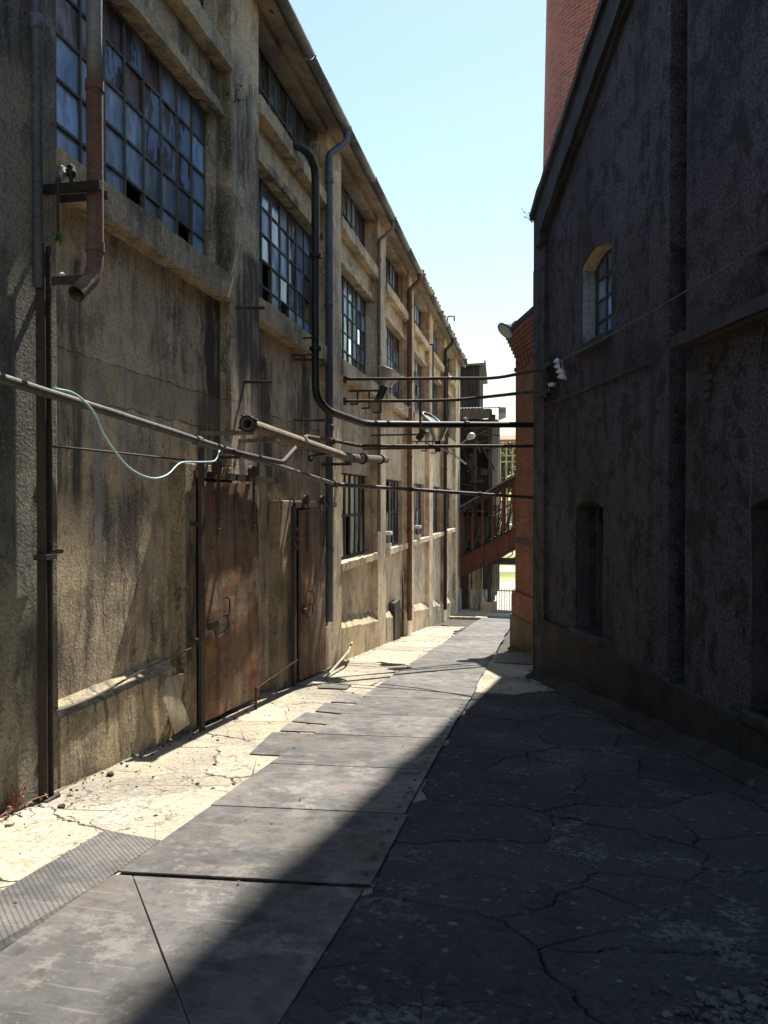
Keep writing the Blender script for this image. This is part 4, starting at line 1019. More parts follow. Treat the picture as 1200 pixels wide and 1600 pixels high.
mb.build('lattice', 'rust_dark', gal)

# gate of upright bars
gate = thing('bar_gate', 'low steel bar gate closing the far end of the alley', 'gate', tuple(onG(785, 962)))
GYb = onG(785, 962).y; zg = g(GYb); gx0, gx1 = onY(768, 950, GYb).x, onY(812, 950, GYb).x
mb = MB(); mb.box(gx0, gx1, GYb - .025, GYb + .025, zg + .12, zg + .17); mb.build('rail', 'galv', gate)
mb = MB(); mb.box(gx0, gx1, GYb - .025, GYb + .025, zg + .98, zg + 1.02); mb.build('rail', 'galv', gate)
nb = 12
for k in range(nb):
    x = gx0 + (gx1 - gx0) * k / (nb - 1); mb = MB(); mb.tube([(x, GYb, zg + .08), (x, GYb, zg + 1.12)], .014, 6); mb.build('bar', 'galv', gate)
mb = MB(); pp = onG(801, 968); mb.box(pp.x - .05, pp.x + .05, pp.y - .05, pp.y + .05, pp.z - .1, pp.z + .95); mb.build('gate_post', 'rust_dark', gate)
kp = onG(770, 967); mb = MB(); rough_box(mb, kp.x - 1.9, kp.x - .2, kp.y - .2, kp.y + .2, kp.z - .1, kp.z + .06, 4, .01); mb.build('threshold', 'trim', gate)

# far roofed walkway and pale building beyond the field
wk = thing('roofed_walkway', 'distant raised walkway with terracotta roof on thin posts', 'walkway', (2, 62, g(62)))
WY = 60; wa, wb = onY(772, 690, WY), onY(850, 690, WY); zt_ = onY(790, 679, WY).z; zb_ = onY(790, 688, WY).z; zd_ = onY(790, 712, WY).z
mb = MB(); mb.prism([(wa.x, WY - .8, zb_), (wa.x, WY + .6, zt_), (wa.x, WY + 2, zb_), (wa.x, WY + .6, zb_ - .05)], (wb.x - wa.x, 0, 0)); mb.build('roof', 'red_roof', wk)
for k in range(9):
    x = wa.x + (wb.x - wa.x) * k / 8; mb = MB(); mb.box(x - .06, x + .06, WY - .1, WY + .1, g(WY) - .2, zb_); mb.build('post', 'trim', wk)
for zq in (zb_ - .35, zd_, zd_ - .45): mb = MB(); mb.box(wa.x, wb.x, WY - .05, WY + .05, zq - .05, zq + .05); mb.build('rail', 'trim', wk)
pb_ = thing('pale_building', 'long low pale building with banded walls far across the field', 'building', (0, 95, g(95)))
PY = 95; xa, xb = onY(700, 800, PY).x, onY(900, 800, PY).x; z0, z1 = g(PY) - .3, onY(780, 786, PY).z
mb = MB(); mb.box(xa, xb, PY, PY + 8, z0, z1); mb.build('wall', 'pale_bld', pb_)
for k in range(4):
    zz_ = z0 + .8 + k * .55; mb = MB(); mb.box(xa, xb, PY - .06, PY - .003, zz_, zz_ + .16); mb.build('band', 'rust_dark' if k % 2 else 'trim', pb_)
mb = MB(); mb.box(xa - .5, xb + .5, PY - .6, PY + 8.6, z1, z1 + .25); mb.build('roof', 'red_roof', pb_)

def leaf_crown(mb, c, rad, n, size, rnd, squash=.8):
    for _ in range(n):
        while True:
            p = Vector((rnd.uniform(-1, 1), rnd.uniform(-1, 1), rnd.uniform(-1, 1)))
            if .25 < p.length < 1: break
        if mnoise.noise(p * 2.3 + c * .3) < -.12: continue
        p = c + Vector((p.x * rad, p.y * rad, p.z * rad * squash)); s_ = size * rnd.uniform(.6, 1.3)
        a = Vector((rnd.gauss(0, 1), rnd.gauss(0, 1), rnd.gauss(0, 1))).normalized(); b = a.cross(Vector((rnd.gauss(0, 1), rnd.gauss(0, 1), rnd.gauss(0, 1)))).normalized()
        mb.add([p - a * s_, p + b * s_ * .5, p + a * s_, p - b * s_ * .5], [(0, 1, 2, 3)])
def tree(x, y, h, rad, label, seed):
    rnd = random.Random(seed); t = thing('broadleaf_tree', label, 'tree', (x, y, g(y)), 'trees beyond the field')
    b = Vector((x, y, g(y) - .1)); mb = MB(); top = b + Vector((rnd.uniform(-.4, .4), 0, h * .75))
    mb.tube([b, b.lerp(top, .5) + Vector((.2, 0, 0)), top], .2, 8, True, [.32, .22, .08]); 
    cm = MB()
    for k in range(9):
        s_ = b.lerp(top, rnd.uniform(.45, .95)); e = s_ + Vector((rnd.uniform(-1, 1) * rad, rnd.uniform(-1, 1) * rad, rnd.uniform(.1, .35) * h))
        mb.tube([s_, s_.lerp(e, .5) + Vector((0, 0, .1)), e], .07, 6, True, [.10, .06, .025]); leaf_crown(cm, e, rad * rnd.uniform(.35, .6), 420, .19, rnd)
    leaf_crown(cm, top + Vector((0, 0, h * .1)), rad * .8, 800, .19, rnd)
    mb.build('trunk', 'bark', t, smooth=True); cm.build('crown', 'leaf', t)
p = onY(790, 700, 78); tree(p.x, 78, 9.2, 2.4, 'leafy tree rising just above the terracotta walkway roof', 1)
p = onY(772, 700, 84); tree(p.x, 84, 8.0, 2.2, 'tree half hidden by the timber shed posts', 2)
p = onY(806, 700, 88); tree(p.x, 88, 8.4, 2.2, 'tree half hidden by the chimney pedestal edge', 3)
for i, (px, yy) in enumerate(((650, 130), (700, 120), (745, 125), (850, 130), (900, 118), (980, 125))):
    p = onY(px, 750, yy); tree(p.x, yy, 8.0, 3.4, 'hazy distant tree in the row behind the pale building', 10 + i)

# ================================================================== PIPES, POSTS AND LAMPS
def pipe(name, pts, r, mat, label, cat='pipe', group=None, fil=.12, seg=12, extras=None):
    mb = MB(); mb.tube(wobbly(fillet(pts, fil, 6), .006, .5, len(label)), r, seg)
    if extras:
        o = thing(name, label, cat, tuple(pts[0]), group); mb.build('tube', mat, o, smooth=True)
        for (nm, m2, mt, sm) in extras: m2.build(nm, mt, o, smooth=sm)
        return o
    o = mb.build(name, mat, None, smooth=True); return tag(o, label, cat, group)
def collar(p, ax, r, w_=.05, t=.018, seg=12):
    return MB().lathe([(r, -w_ / 2), (r + t, -w_ / 2), (r + t, w_ / 2), (r, w_ / 2)], p, ax, seg)
def bar_thing(name, a, b, w_, h, mat, label, cat, group=None):
    mb = MB(); mb.bar(a, b, w_, h); return tag(mb.build(name, mat, bevel=.004), label, cat, group)
def onP(px, py, b=0.0):                      # pedestal face
    r = ray(px, py); p0 = FC - NR * b; return CAM + r * ((p0 - CAM).dot(NR) / r.dot(NR))

# steel channel post standing at the first pilaster
pb0 = onG(78, 1257); px_ = XF + .05; py_ = YK[0] - .245
post = thing('steel_channel_post', 'tall brown steel channel post standing against the plaster wall edge', 'post', (px_, py_, g(py_)))
zt_ = onX(74, 388, px_).z
mb = MB(); w_ = .075
mb.prism([(px_ - .02, py_ - w_ / 2, g(py_)), (px_ + .045, py_ - w_ / 2, g(py_)), (px_ + .045, py_ - w_ / 2 + .012, g(py_)), (px_ - .008, py_ - w_ / 2 + .012, g(py_)), (px_ - .008, py_ + w_ / 2 - .012, g(py_)), (px_ + .045, py_ + w_ / 2 - .012, g(py_)), (px_ + .045, py_ + w_ / 2, g(py_)), (px_ - .02, py_ + w_ / 2, g(py_))], (0, 0, zt_ - g(py_))); mb.build('channel', 'rust_dark', post)
mb = MB(); c = onX(75, 870, px_); mb.box(px_ - .03, px_ + .06, py_ - .06, py_ + .06, c.z - .015, c.z + .02); mb.tube([(px_ + .03, py_ + .0, c.z + .03), (px_ + .03, py_ + .16, c.z + .03)], .014, 8); mb.build('clamp', 'rust_dark', post)
mb = MB(); mb.box(px_ - .04, px_ + .07, py_ - .07, py_ + .07, g(py_) - .01, g(py_) + .012); mb.build('base_plate', 'rust_dark', post)
# upright rail post beside the wide door
dp = onX(315, 1133, -3.08)
post2 = thing('door_guide_post', 'slim dark steel guide post at the near edge of the wide rusted door', 'post', (dp.x, dp.y, g(dp.y)))
zt2 = onX(316, 700, -3.08).z
mb = MB(); mb.box(-3.095, -3.06, dp.y - .04, dp.y + .04, g(dp.y) - .02, zt2); mb.build('flat_bar', 'rust_dark', post2, bevel=.004)
mb = MB(); mb.box(-3.2, -3.095, dp.y - .02, dp.y + .02, 0.2, .24); mb.box(-3.2, -3.095, dp.y - .02, dp.y + .02, 1.3, 1.34); mb.build('lugs', 'rust_dark', post2)
dq = onX(462, 1085, -3.1)
post3 = thing('door_guide_post', 'short dark steel guide post at the near edge of the narrow rusted door', 'post', (dq.x, dq.y, g(dq.y)))
mb = MB(); mb.box(-3.15, -3.10, dq.y - .05, dq.y + .05, g(dq.y) - .02, onX(462, 790, -3.1).z); mb.build('flat_bar', 'rust_dark', post3, bevel=.004)
mb = MB(); c = onX(458, 830, -3.1); 
for k in range(3): mb.box(-3.10, -3.06, dq.y - .08, dq.y + .02, c.z - .12 * k, c.z - .12 * k + .05)
mb.build('hinge_lugs', 'rust_dark', post3)

# long conduit along the wall, then across the alley
XA = -3.06
a0 = onX(-260, 480, XA - .0); a1 = onX(84, 617, XA); a2 = onX(525, 757, XA); a3 = onP(840, 778)
dcond = (a2 - a1).normalized()
a0 = a1 - dcond * 3.2
ex = [('coupling', collar(a2 - dcond * .1, dcond, .034, .18, .02), 'rust_dark', False), ('coupling', collar(a1 + dcond * 2.2, dcond, .034, .1, .012), 'grey_pipe', False)]
crossdir = (a3 - a2).normalized()
for k in (1.6, 3.4): ex.append(('coupling', collar(a2 + crossdir * k, crossdir, .03, .09, .014), 'rust_dark', False))
mb = MB(); mb.bar((XF - .02, a2.y - .05, a2.z), (XA + .02, a2.y - .05, a2.z), .04, .04); ex.append(('bracket', mb, 'rust_dark', False))
mb = MB(); pmid = a1 + dcond * 3.2; mb.bar((XB - .02, pmid.y, pmid.z - .04), (XA + .02, pmid.y, pmid.z - .04), .03, .03); ex.append(('bracket', mb, 'rust_dark', False))
pipe('conduit_pipe', [a0, a1, a2, a3], .032, 'grey_pipe', 'long straight grey conduit running along the wall below the brackets then over the alley', fil=.06, extras=ex)
# thin rod below it
b0 = onX(84, 698, XF + .02); b1 = onX(312, 721, -3.08)
pipe('tie_rod', [b0, b1], .009, 'rust_dark', 'thin straight rod from the channel post to the door guide post', 'rod', seg=6)
# pale blue hanging cable
pts = [onX(x, y_, -3.0) for x, y_ in ((84, 607), (112, 613), (132, 627), (150, 648), (166, 683), (200, 728), (236, 747), (262, 742), (284, 723), (316, 722), (336, 720), (343, 704))]
mb = MB(); mb.tube(wobbly(cat_rom(pts, 4), .014, .04, 3), .0075, 7); tag(mb.build('hanging_cable', 'cable_blue', smooth=True), 'pale blue cable looping down from the grey conduit to the door lintel', 'cable')

# big dusty lagged pipe stub on brackets
XL_ = -2.82
l0 = onX(386, 662, XL_); l1 = onX(546, 716, XL_); dl = (l1 - l0).normalized(); l0 = l0
lag = thing('lagged_pipe', 'thick dusty tan pipe with an open flanged end carried on wall brackets', 'pipe', tuple(l0))
mb = MB(); R_ = .062
mb.tube([l0, l1], R_, 16, False); mb.tube([l0 + dl * .002, l0 + dl * .5], R_ * .8, 16, False)
mb.lathe([(R_ * .8, 0), (R_, 0)], l0, dl, 16); mb.build('tube', 'lag', lag, smooth=False)
for f in (.0, .42, .97): collar(l0.lerp(l1, f) + dl * .03, dl, R_, .05 if f else .07, .022, 16).build('flange', 'lag' if f else 'rust_dark', lag)
for k in range(4):
    a = k * math.pi / 2 + .5; s1 = dl.cross(Vector((0, 0, 1))).normalized(); s2 = s1.cross(dl); c = l0 + dl * .03 + (s1 * math.cos(a) + s2 * math.sin(a)) * (R_ + .028)
    mb = MB(); mb.tube([c - dl * .05, c + dl * .06], .012, 6); mb.build('bolt', 'rust_dark', lag)
l2 = onX(603, 718, XL_ - .05)
mb = MB(); mb.tube([l1 - dl * .02, l1 + Vector((0, .05, 0)), l2], .07, 14); mb.build('elbow', 'rust_dark', lag, smooth=True)
for f in (.3, .8): d_ = (l2 - l1).normalized(); collar(l1.lerp(l2, f), d_, .07, .05, .025, 14).build('flange', 'rust_dark', lag)
mb = MB(); mb.lathe([(.09, -.03), (.1, 0), (.09, .03)], l1 + Vector((0, .02, 0)), (1, .2, 0), 16, True); mb.build('end_disc', 'rust_dark', lag)
mb = MB(); c = onX(488, 708, XL_ + .0); mb.tube(fillet([l0.lerp(l1, .72) - Vector((0, 0, .04)), c + Vector((0, -.1, -.06)), c + Vector((.05, -.25, -.1))], .05, 4), .03, 10); mb.build('branch_stub', 'rust_dark', lag, smooth=True)
for (pxa, pya, f) in ((346, 668, .01), (410, 692, .18)):
    p = l0.lerp(l1, f); mb = MB(); mb.bar((XB - .02, p.y, p.z - .085), (XL_ + .06, p.y, p.z - .085), .05, .04); mb.build('bracket', 'lag', lag)
p = l0.lerp(l1, .97); mb = MB(); mb.bar((XF - .02, p.y, p.z - .10), (XL_ + .06, p.y, p.z - .10), .05, .04); mb.build('bracket', 'rust_dark', lag)

# small pipe with the step, then across
XS = -2.95
s_pts = [onX(352, 704, XS), onX(442, 723, XS), onX(478, 682, XS), onX(530, 690, XS), onX(562, 697, XS + .1), onP(842, 697)]
pipe('service_pipe', s_pts, .03, 'rust_dark', 'slim rusty pipe stepping up behind the lagged pipe before crossing the alley', fil=.10,
     extras=[('coupling', collar(onX(520, 689, XS), (s_pts[3] - s_pts[2]), .03, .10, .02), 'rust_dark', False), ('coupling', collar(s_pts[4].lerp(s_pts[5], .35), (s_pts[5] - s_pts[4]), .03, .08, .014), 'rust_dark', False),
             ('bracket', MB().bar((XF - .05, s_pts[2].y + .1, s_pts[2].z - .05), (XS, s_pts[2].y + .1, s_pts[2].z - .05), .03), 'rust_dark', False)])
# thick black pipe from the clerestory
XK = -3.02
k0 = onX(462, 226, XB - .1); k0.x = XB - .12
kp_ = [k0, onX(480, 232, XK), onX(493, 262, XK), onX(493, 618, XK), onX(512, 642, XK + .1), onX(572, 663, XK + .35), onP(842, 664)]
k0.y = kp_[1].y - .25; k0.z = kp_[1].z + .05
blk_ex = []
for y_ in (545, 400): c = onX(493, y_, XK); blk_ex.append(('flange', collar(c, (0, 0, 1), .058, .05, .03, 14), 'black', False))
for y_ in (530, 556): c = onX(493, y_, XK); blk_ex.append(('bracket', MB().bar((XB, c.y - .1, c.z), (XK + .08, c.y - .1, c.z), .03, .02), 'rust_dark', False))
mb = MB(); c = kp_[5].lerp(kp_[6], .52); mb.lathe([(.03, 0), (.04, .03), (.03, .07), (0, .09)], c + Vector((0, 0, .05)), (0, 0, 1), 10); blk_ex.append(('valve_cap', mb, 'porcelain', True))
blk_ex.append(('flange', collar(c, kp_[6] - kp_[5], .058, .09, .02, 14), 'black', False))
pipe('black_pipe', kp_, .056, 'black', 'thick black pipe dropping from the upper window and bending across the alley', fil=.22, extras=blk_ex, seg=14)
# two thin upper bars
XU = XF - .02
u0 = onX(538, 592, XU); u1 = atD(776, 591, 12.2); u2 = onR(862, 574, .0)
pipe('overhead_bar', [u0, u1, u2], .026, 'rust_dark', 'uppermost thin dark bar spanning the alley to the insulator bracket', 'bar', fil=.3, seg=8, extras=[('end_plate', MB().box(u0.x - .005, u0.x + .03, u0.y - .06, u0.y + .06, u0.z - .07, u0.z + .07), 'rust_dark', False), ('clip', collar(u0.lerp(u1, .72), u1 - u0, .026, .04, .01, 8), 'galv', False)])
w0 = onX(538, 627, XU); w1 = atD(706, 626, 12.6); w2 = onR(862, 609, .0)
pipe('overhead_bar', [w0, w1, w2], .026, 'rust_dark', 'second thin dark bar spanning the alley just under the uppermost one', 'bar', fil=.4, seg=8, extras=[('end_plate', MB().box(w0.x - .005, w0.x + .03, w0.y - .06, w0.y + .06, w0.z - .06, w0.z + .06), 'rust_dark', False), ('hanger', MB().bar(w0.lerp(w1, .72), w0.lerp(w1, .72) - Vector((0, 0, .55)), .035, .02), 'rust_dark', False)])

# --- floodlights on the rack
def flood(name, c, axis, label, s=1.0):
    t = thing(name, label, 'floodlight', tuple(c), 'floodlights on the pipe rack'); az = Vector(axis).normalized()
    MB().lathe([(.05 * s, 0), (.09 * s, .05 * s), (.19 * s, .24 * s), (.205 * s, .25 * s), (.205 * s, .262 * s), (.19 * s, .255 * s)], c, az, 24).build('reflector', 'chrome', t, smooth=True)
    MB().lathe([(0, .225 * s), (.178 * s, .225 * s)], c, az, 24).build('lens', 'lampglass', t)
    mb = MB(); mb.tube([Vector(c) - az * .20 * s, Vector(c) + az * .02], .06 * s, 10); mb.build('housing', 'black', t)
    return t, az
rackp = onX(590, 628, XF + .0)
def rack(label, ca, cb, down):
    """stepped angle-iron rack: arm from the wall with hangers"""
    t = thing('lamp_rack', label, 'bracket', tuple(ca)); 
    mb = MB(); mb.bar(ca, cb, .05, .03); mb.build('arm', 'rust_dark', t)
    for k in range(3):
        p = Vector(ca).lerp(cb, .25 + .33 * k); z = down * (.6 + .2 * k)
        mb = MB(); mb.bar(p, p - Vector((0, 0, z)), .028); mb.bar(p - Vector((0, 0, z)), p - Vector((.14, 0, z)), .028); mb.build('hanger', 'rust_dark', t)
    return t
r0 = onX(545, 611, XF - .02); r1 = r0 + Vector((.62, .05, 0)); rack('stepped angle iron rack under the tilted bright floodlight', r0, r1, .38)
fl = onX(578, 621, XF + .55); flood('floodlight', r1 + Vector((.0, 0, .06)), (.38, .10, .9), 'tilted polished floodlight shining up from the rack by the second downpipe', 1.15)
cw = MB(); cw.tube(cat_rom([r1 + Vector((.04, 0, -.1)), r1 + Vector((.2, .05, -.3)), r1 + Vector((.38, .1, -.32)), r1 + Vector((.55, .1, -.2))], 6), .009, 6); tag(cw.build('lamp_cable', 'cable_white', smooth=True), 'short white cable drooping from the tilted bright floodlight', 'cable')
q0 = onX(640, 690, XF - .02); q1 = q0 + Vector((.75, .05, .0)); rack('stepped angle iron rack beneath the black crossing pipe', q0, q1, .3)
fa = atD(662, 662, 15.3); flood('floodlight', fa + Vector((0, .1, -.12)), (.55, -.25, .7), 'polished floodlight half hidden behind the black crossing pipe', 1.1)
MB_ = MB(); MB_.bar(fa + Vector((0, .1, -.2)), (XF - .02, fa.y + .1, fa.z - .2), .04, .03); tag(MB_.build('lamp_bracket', 'rust_dark'), 'plain bar holding the floodlight behind the black pipe', 'bracket')
fb = atD(684, 690, 14.6); flood('floodlight', fb, (0, 0, 1), 'white floodlight pointing straight up below the black crossing pipe', .95)
MB_ = MB(); MB_.bar(fb + Vector((0, 0, -.12)), (XF - .02, fb.y, fb.z - .12), .04, .03); tag(MB_.build('lamp_bracket', 'rust_dark'), 'plain bar holding the upward floodlight', 'bracket')
mb = MB(); mb.tube(cat_rom([fa + Vector((0, 0, -.2)), fa + Vector((.15, -.1, -.45)), fa + Vector((.35, -.3, -.42)), fb + Vector((-.1, 0, -.1))], 6), .009, 6); tag(mb.build('lamp_cable', 'cable_white', smooth=True), 'white cable looping between the two floodlights near the black pipe', 'cable')
# cable hanging from pipe bend
cc = [onX(545, 645, -2.9), onX(552, 668, -2.95), onX(565, 690, -2.95), onX(566, 697, -2.95)]
mb = MB(); mb.tube(cat_rom([kp_[4].lerp(kp_[5], .35)] + cc[1:], 6), .008, 6); tag(mb.build('lamp_cable', 'cable_white', smooth=True), 'short pale wire hanging between the black pipe bend and the service pipe', 'cable')
# street lamp on the far wall: small head on an arm
sl = thing('wall_lamp', 'small pale lamp head on a thin slanting arm on the far factory wall', 'lamp', tuple(atD(716, 698, 30)))
la, lb = onX(712, 700, XF), atD(733, 684, 29); mb = MB(); mb.tube([la, lb], .025, 8); mb.build('arm', 'galv', sl)
d_ = (lb - la).normalized(); mb = MB(); mb.tube([lb - d_ * .1, lb + d_ * .05, lb + d_ * .5, lb + d_ * .6], .1, 10, True, [.05, .10, .13, .06]); mb.build('head', 'porcelain', sl, smooth=True)
# forked arm below
fk = thing('forked_bracket', 'pale forked steel bracket slanting from the far factory wall', 'bracket', tuple(atD(710, 712, 27)))
fA, fB, fC = onX(690, 700, XF), atD(711, 712, 27), atD(728, 725, 27.5); mb = MB(); mb.bar(fA, fB, .05); mb.bar(fB, fC, .05); mb.bar(fB, fB + Vector((0, 0, .25)), .04); mb.build('arms', 'galv', fk)

# lamp on the pedestal cornice
lc = Pd(.1, -.18, 5.5)
pl_ = thing('cornice_lamp', 'round blue-backed lamp on a short bracket above the brick pedestal cornice', 'lamp', tuple(lc))
ld = (atD(790, 516, (lc - CAM).dot(FW) - .2)); ax = Vector((-.55, -.35, -.6)).normalized()
MB().lathe([(.0, -.16), (.09, -.15), (.15, -.07), (.205, -.01), (.205, .03), (.18, .03)], ld, ax, 20).build('housing', 'lampbody', pl_, smooth=True)
MB().lathe([(0, .05), (.10, .045), (.19, .025)], ld, ax, 20).build('lens', 'lampglass', pl_, smooth=True)
mb = MB(); mb.bar(ld - ax * .12, lc + Vector((.15, .0, .0)), .04, .05); mb.build('bracket', 'galv', pl_)

# --- left hanging things: rusty flue, brackets, insulators
XQ = -2.88
f1 = onX(149, 415, XQ)
f0 = Vector((XQ, f1.y, 8.0))
flue = thing('rusty_flue_pipe', 'flaking rust red flue pipe ending in an open elbow below the window', 'pipe', tuple(f1))
zj = onX(148, 140, XQ).z
mb = MB(); mb.tube(wobbly([f0, (XQ, f1.y, zj)], .008, .3), .050, 16); o = mb.build('upper_tube', 'peel_pipe', flue, smooth=True); o['label'] = 'upper length with peeling pale paint'
el = fillet([(XQ, f1.y, zj + .03), (XQ, f1.y, f1.z - .06), (XQ - .015, f1.y - .20, f1.z - .24)], .13, 8)
mb = MB(); mb.tube(el, .054, 16, False); mb.tube(el[3:], .048, 16, False); mb.build('lower_tube', 'rust_pipe', flue, smooth=True)
for z in (zj + .02, f1.z + .12): collar((XQ, f1.y, z), (0, 0, 1), .052, .06, .009, 16).build('joint', 'rust_pipe', flue)
zb1 = onX(120, 279, XQ).z; zb2 = onX(110, 422, XQ).z; Yb = f1.y - .085
bk = thing('insulator_bracket', 'dark timber bracket arm with insulator hooks across the rusty flue', 'bracket', (XF, Yb, zb1))
mb = MB(); mb.bar((XF - .03, Yb, zb1), (XQ + .09, Yb, zb1), .045, .06); mb.build('arm', 'dark_wood', bk, bevel=.006)
mb = MB(); mb.bar((XQ + .05, f1.y + .075, zb1), (XQ - .3, f1.y + .075, zb1), .02, .05); mb.build('strap', 'rust_dark', bk)
for X_, mt in ((XF + .13, 'galv'), (XF + .20, 'black')):
    mb = MB(); mb.lathe([(.012, 0), (.012, .035), (.030, .045), (.034, .08), (.02, .09), (.028, .11), (.0, .125)], (X_, Yb, zb1 + .028), (0, 0, 1), 12); mb.build('insulator', mt, bk, smooth=True)
rd = Vector((XF + .125, Yb, zb1))
mb = MB(); mb.tube([(rd.x, Yb - .03, zb1 + .06), (rd.x, Yb - .03, zb1 - .30)], .012, 8); mb.build('drop_rod', 'rust_dark', bk)
b2 = thing('wall_bracket', 'short flat steel bracket steadying the flue just above its elbow', 'bracket', (XF, Yb, zb2))
mb = MB(); mb.bar((XF - .03, Yb, zb2), (XQ - .03, Yb, zb2), .03, .05); mb.build('bar', 'rust_dark', b2); mb = MB(); mb.lathe([(.014, 0), (.022, .02), (.0, .035)], (XF + .13, Yb, zb2 + .022), (0, 0, 1), 10); mb.build('knob', 'porcelain', b2)
# air plant on the drop rod
rnd = random.Random(4); mb = MB(); c = Vector((rd.x, Yb - .03, zb1 - .33))
for k in range(46):
    d_ = Vector((rnd.gauss(0, 1), rnd.gauss(0, 1), rnd.gauss(.1, .8))).normalized(); s_ = d_.cross(Vector((.3, .2, 1))).normalized() * .006; L = rnd.uniform(.04, .08)
    mid = c + d_ * L * .6 + Vector((0, 0, -.005)); tip = c + d_ * L + Vector((0, 0, -.02)); mb.add([c - s_, c + s_, mid + s_, tip, mid - s_], [(0, 1, 2, 3, 4)])
tag(mb.build('air_plant', 'leaf2'), 'small spiky yellow-green air plant clinging to the hanging rod', 'plant')
# wall bracket stubs on pilasters
for (px0, px1, py, lab) in ((362, 422, 476, 'flat iron wall bracket just below the second big window sill'), (376, 412, 594, 'plain iron bracket stub on the pilaster halfway down'), (470, 512, 655, 'iron bracket stub beside the foot of the black pipe'), (470, 523, 559, 'iron bracket holding the black pipe at its flange')):
    p = onX(px0, py, XF); e = onX(px1, py, XF + .3)
    bar_thing('wall_bracket', (XB - .02 if px0 > 440 else XF - .02, p.y + .12, p.z), (XF + .30, p.y + .2, p.z), .05, .03, 'rust_dark', lab, 'bracket')

# --- right wall fittings
ib = thing('insulator_set', 'string of four white porcelain insulators on the dark wall', 'insulator', tuple(onR(876, 575)))
mb = MB(); pA_, pB_ = onR(874, 556, .10), onR(880, 600, .10); mb.tube([pA_, pB_], .012, 8); mb.bar(pA_, onR(874, 556, -.02), .02); mb.bar(pB_, onR(880, 600, -.02), .02); mb.build('pin', 'rust_dark', ib)
for k, (px, py) in enumerate(((873, 564), (874, 572), (877, 580), (879, 588))):
    c = onR(px, py, .10); mb = MB(); mb.lathe([(.015, .035), (.045, .02), (.07, -.02), (.065, -.035), (.02, -.01)], c, (.25, -.1, .9), 14); mb.build('disc', 'porcelain', ib, smooth=True)
rb = thing('corner_bracket', 'black iron bracket frame at the corner pier holding the overhead bars', 'bracket', tuple(onR(856, 600)))
tA, zA = rt(862, 572); tB, zB = rt(862, 612)
mb = MB(); mb.obox(Rw(tA - .03, zB - .08, .03), V * .06, NR * .06, (0, 0, zA - zB + .2)); mb.build('upright', 'black', rb)
for z in (zA, zB): mb = MB(); mb.obox(Rw(tA - .25, z - .03, .04), V * .5, NR * .06, (0, 0, .06)); mb.build('arm', 'black', rb)
mb = MB(); mb.lathe([(.01, 0), (.05, .01), (.06, .05), (.02, .06)], Rw(tA + .25, zB + .03, .07), (0, 0, 1), 12); mb.build('insulator', 'porcelain', rb, smooth=True)
wp = [onR(x, y_, .03) for x, y_ in ((852, 577), (856, 583), (862, 570), (870, 566), (884, 558))]; mb = MB(); mb.tube(cat_rom(wp, 5), .006, 5); tag(mb.build('wire', 'cable', smooth=True), 'short slack wire between the corner bracket and the white insulators', 'wire')
wp = [onR(x, y_, .11) for x, y_ in ((880, 560), (930, 536), (1000, 497), (1060, 462), (1130, 420), (1230, 362), (1400, 262))]; mb = MB(); mb.tube(cat_rom(wp, 8), .006, 5); tag(mb.build('wire', 'cable', smooth=True), 'thin wire rising along the dark wall from the insulators', 'wire')
wp = [onR(x, y_, .03) for x, y_ in ((1192, 505), (1184, 570), (1176, 640), (1172, 690), (1176, 720), (1172, 800), (1174, 900), (1172, 1010))]; mb = MB(); mb.tube(cat_rom(wp, 8), .005, 6); tag(mb.build('wall_cable', 'cable', smooth=True), 'old cable hanging down the dark wall beside the lower arched opening', 'cable')

# --- things at the foot of the left wall
# bent board leaning in the gap
mb = MB(); B = [onX(263, 1058, -3.13), onX(289, 1052, -3.15), onX(283, 1092, -3.1), onX(256, 1093, -3.08)]; C_ = [onX(298, 1130, -3.09), onX(274, 1147, -3.07)]
mb.prism([B[0], B[1], B[2], B[3]], (-.012, .0, 0)); mb.prism([B[3], B[2], C_[0], C_[1]], (-.012, 0, 0))
tag(mb.build('leaning_board', 'board'), 'bent pale board leaning between the plinth and the door post', 'board')
# timber rod handrails
r_a = onX(400, 1075, -2.98); r_b = onX(464, 1031, -2.98)
mb = MB(); mb.tube([(r_a.x, r_a.y, g(r_a.y)), r_a, r_b], .016, 7); tag(mb.build('iron_rod', 'rust_red'), 'reddish iron rod bent up from the ground between the two rusted doors', 'rod')
r_c = onX(509, 1044, -2.9); r_d = onX(544, 1019, -2.95); r_e = onX(550, 1004, -3.15)
mb = MB(); mb.tube([(r_c.x, r_c.y, g(r_c.y) + .02), r_d, r_e], .018, 7); tag(mb.build('wooden_pole', 'board'), 'pale wooden pole leaning beside the narrow rusted door', 'pole')
ga, gb_ = onG(398, 1105), onG(300, 1160)
# cable across the bright plinth
pts = [onX(88, 1112, -3.18), onX(150, 1087, -3.18), onX(230, 1044, -3.18), onX(318, 1005, -3.1)]
mb = MB(); mb.tube(cat_rom(pts, 6), .009, 6); tag(mb.build('slack_cable', 'cable', smooth=True), 'dark slack cable lying over the sunlit plinth top to the door post', 'cable')
# small hopper boxes on the far sills
for (b, lab) in ((3, 'small white sink-like box on the sill beside the pilaster with the pipe'), (4, 'small pale metal box on the sill past the rusty downpipe')):
    yy = YK[b] + .35 if b == 3 else YK[b] + .9; x = XF - .02
    t = thing('sill_box', lab, 'box', (x, yy, .49)); mb = MB(); mb.box(x - .1, x + .06, yy - .12, yy + .12, .49, .62); mb.build('base', 'porcelain', t, bevel=.01); mb = MB(); mb.tube([(x, yy, .62), (x, yy, .80)], .04, 8); mb.build('neck', 'galv', t); mb = MB(); mb.box(x - .1, x + .08, yy - .14, yy + .14, .80, .88); mb.build('head', 'porcelain', t, bevel=.01)
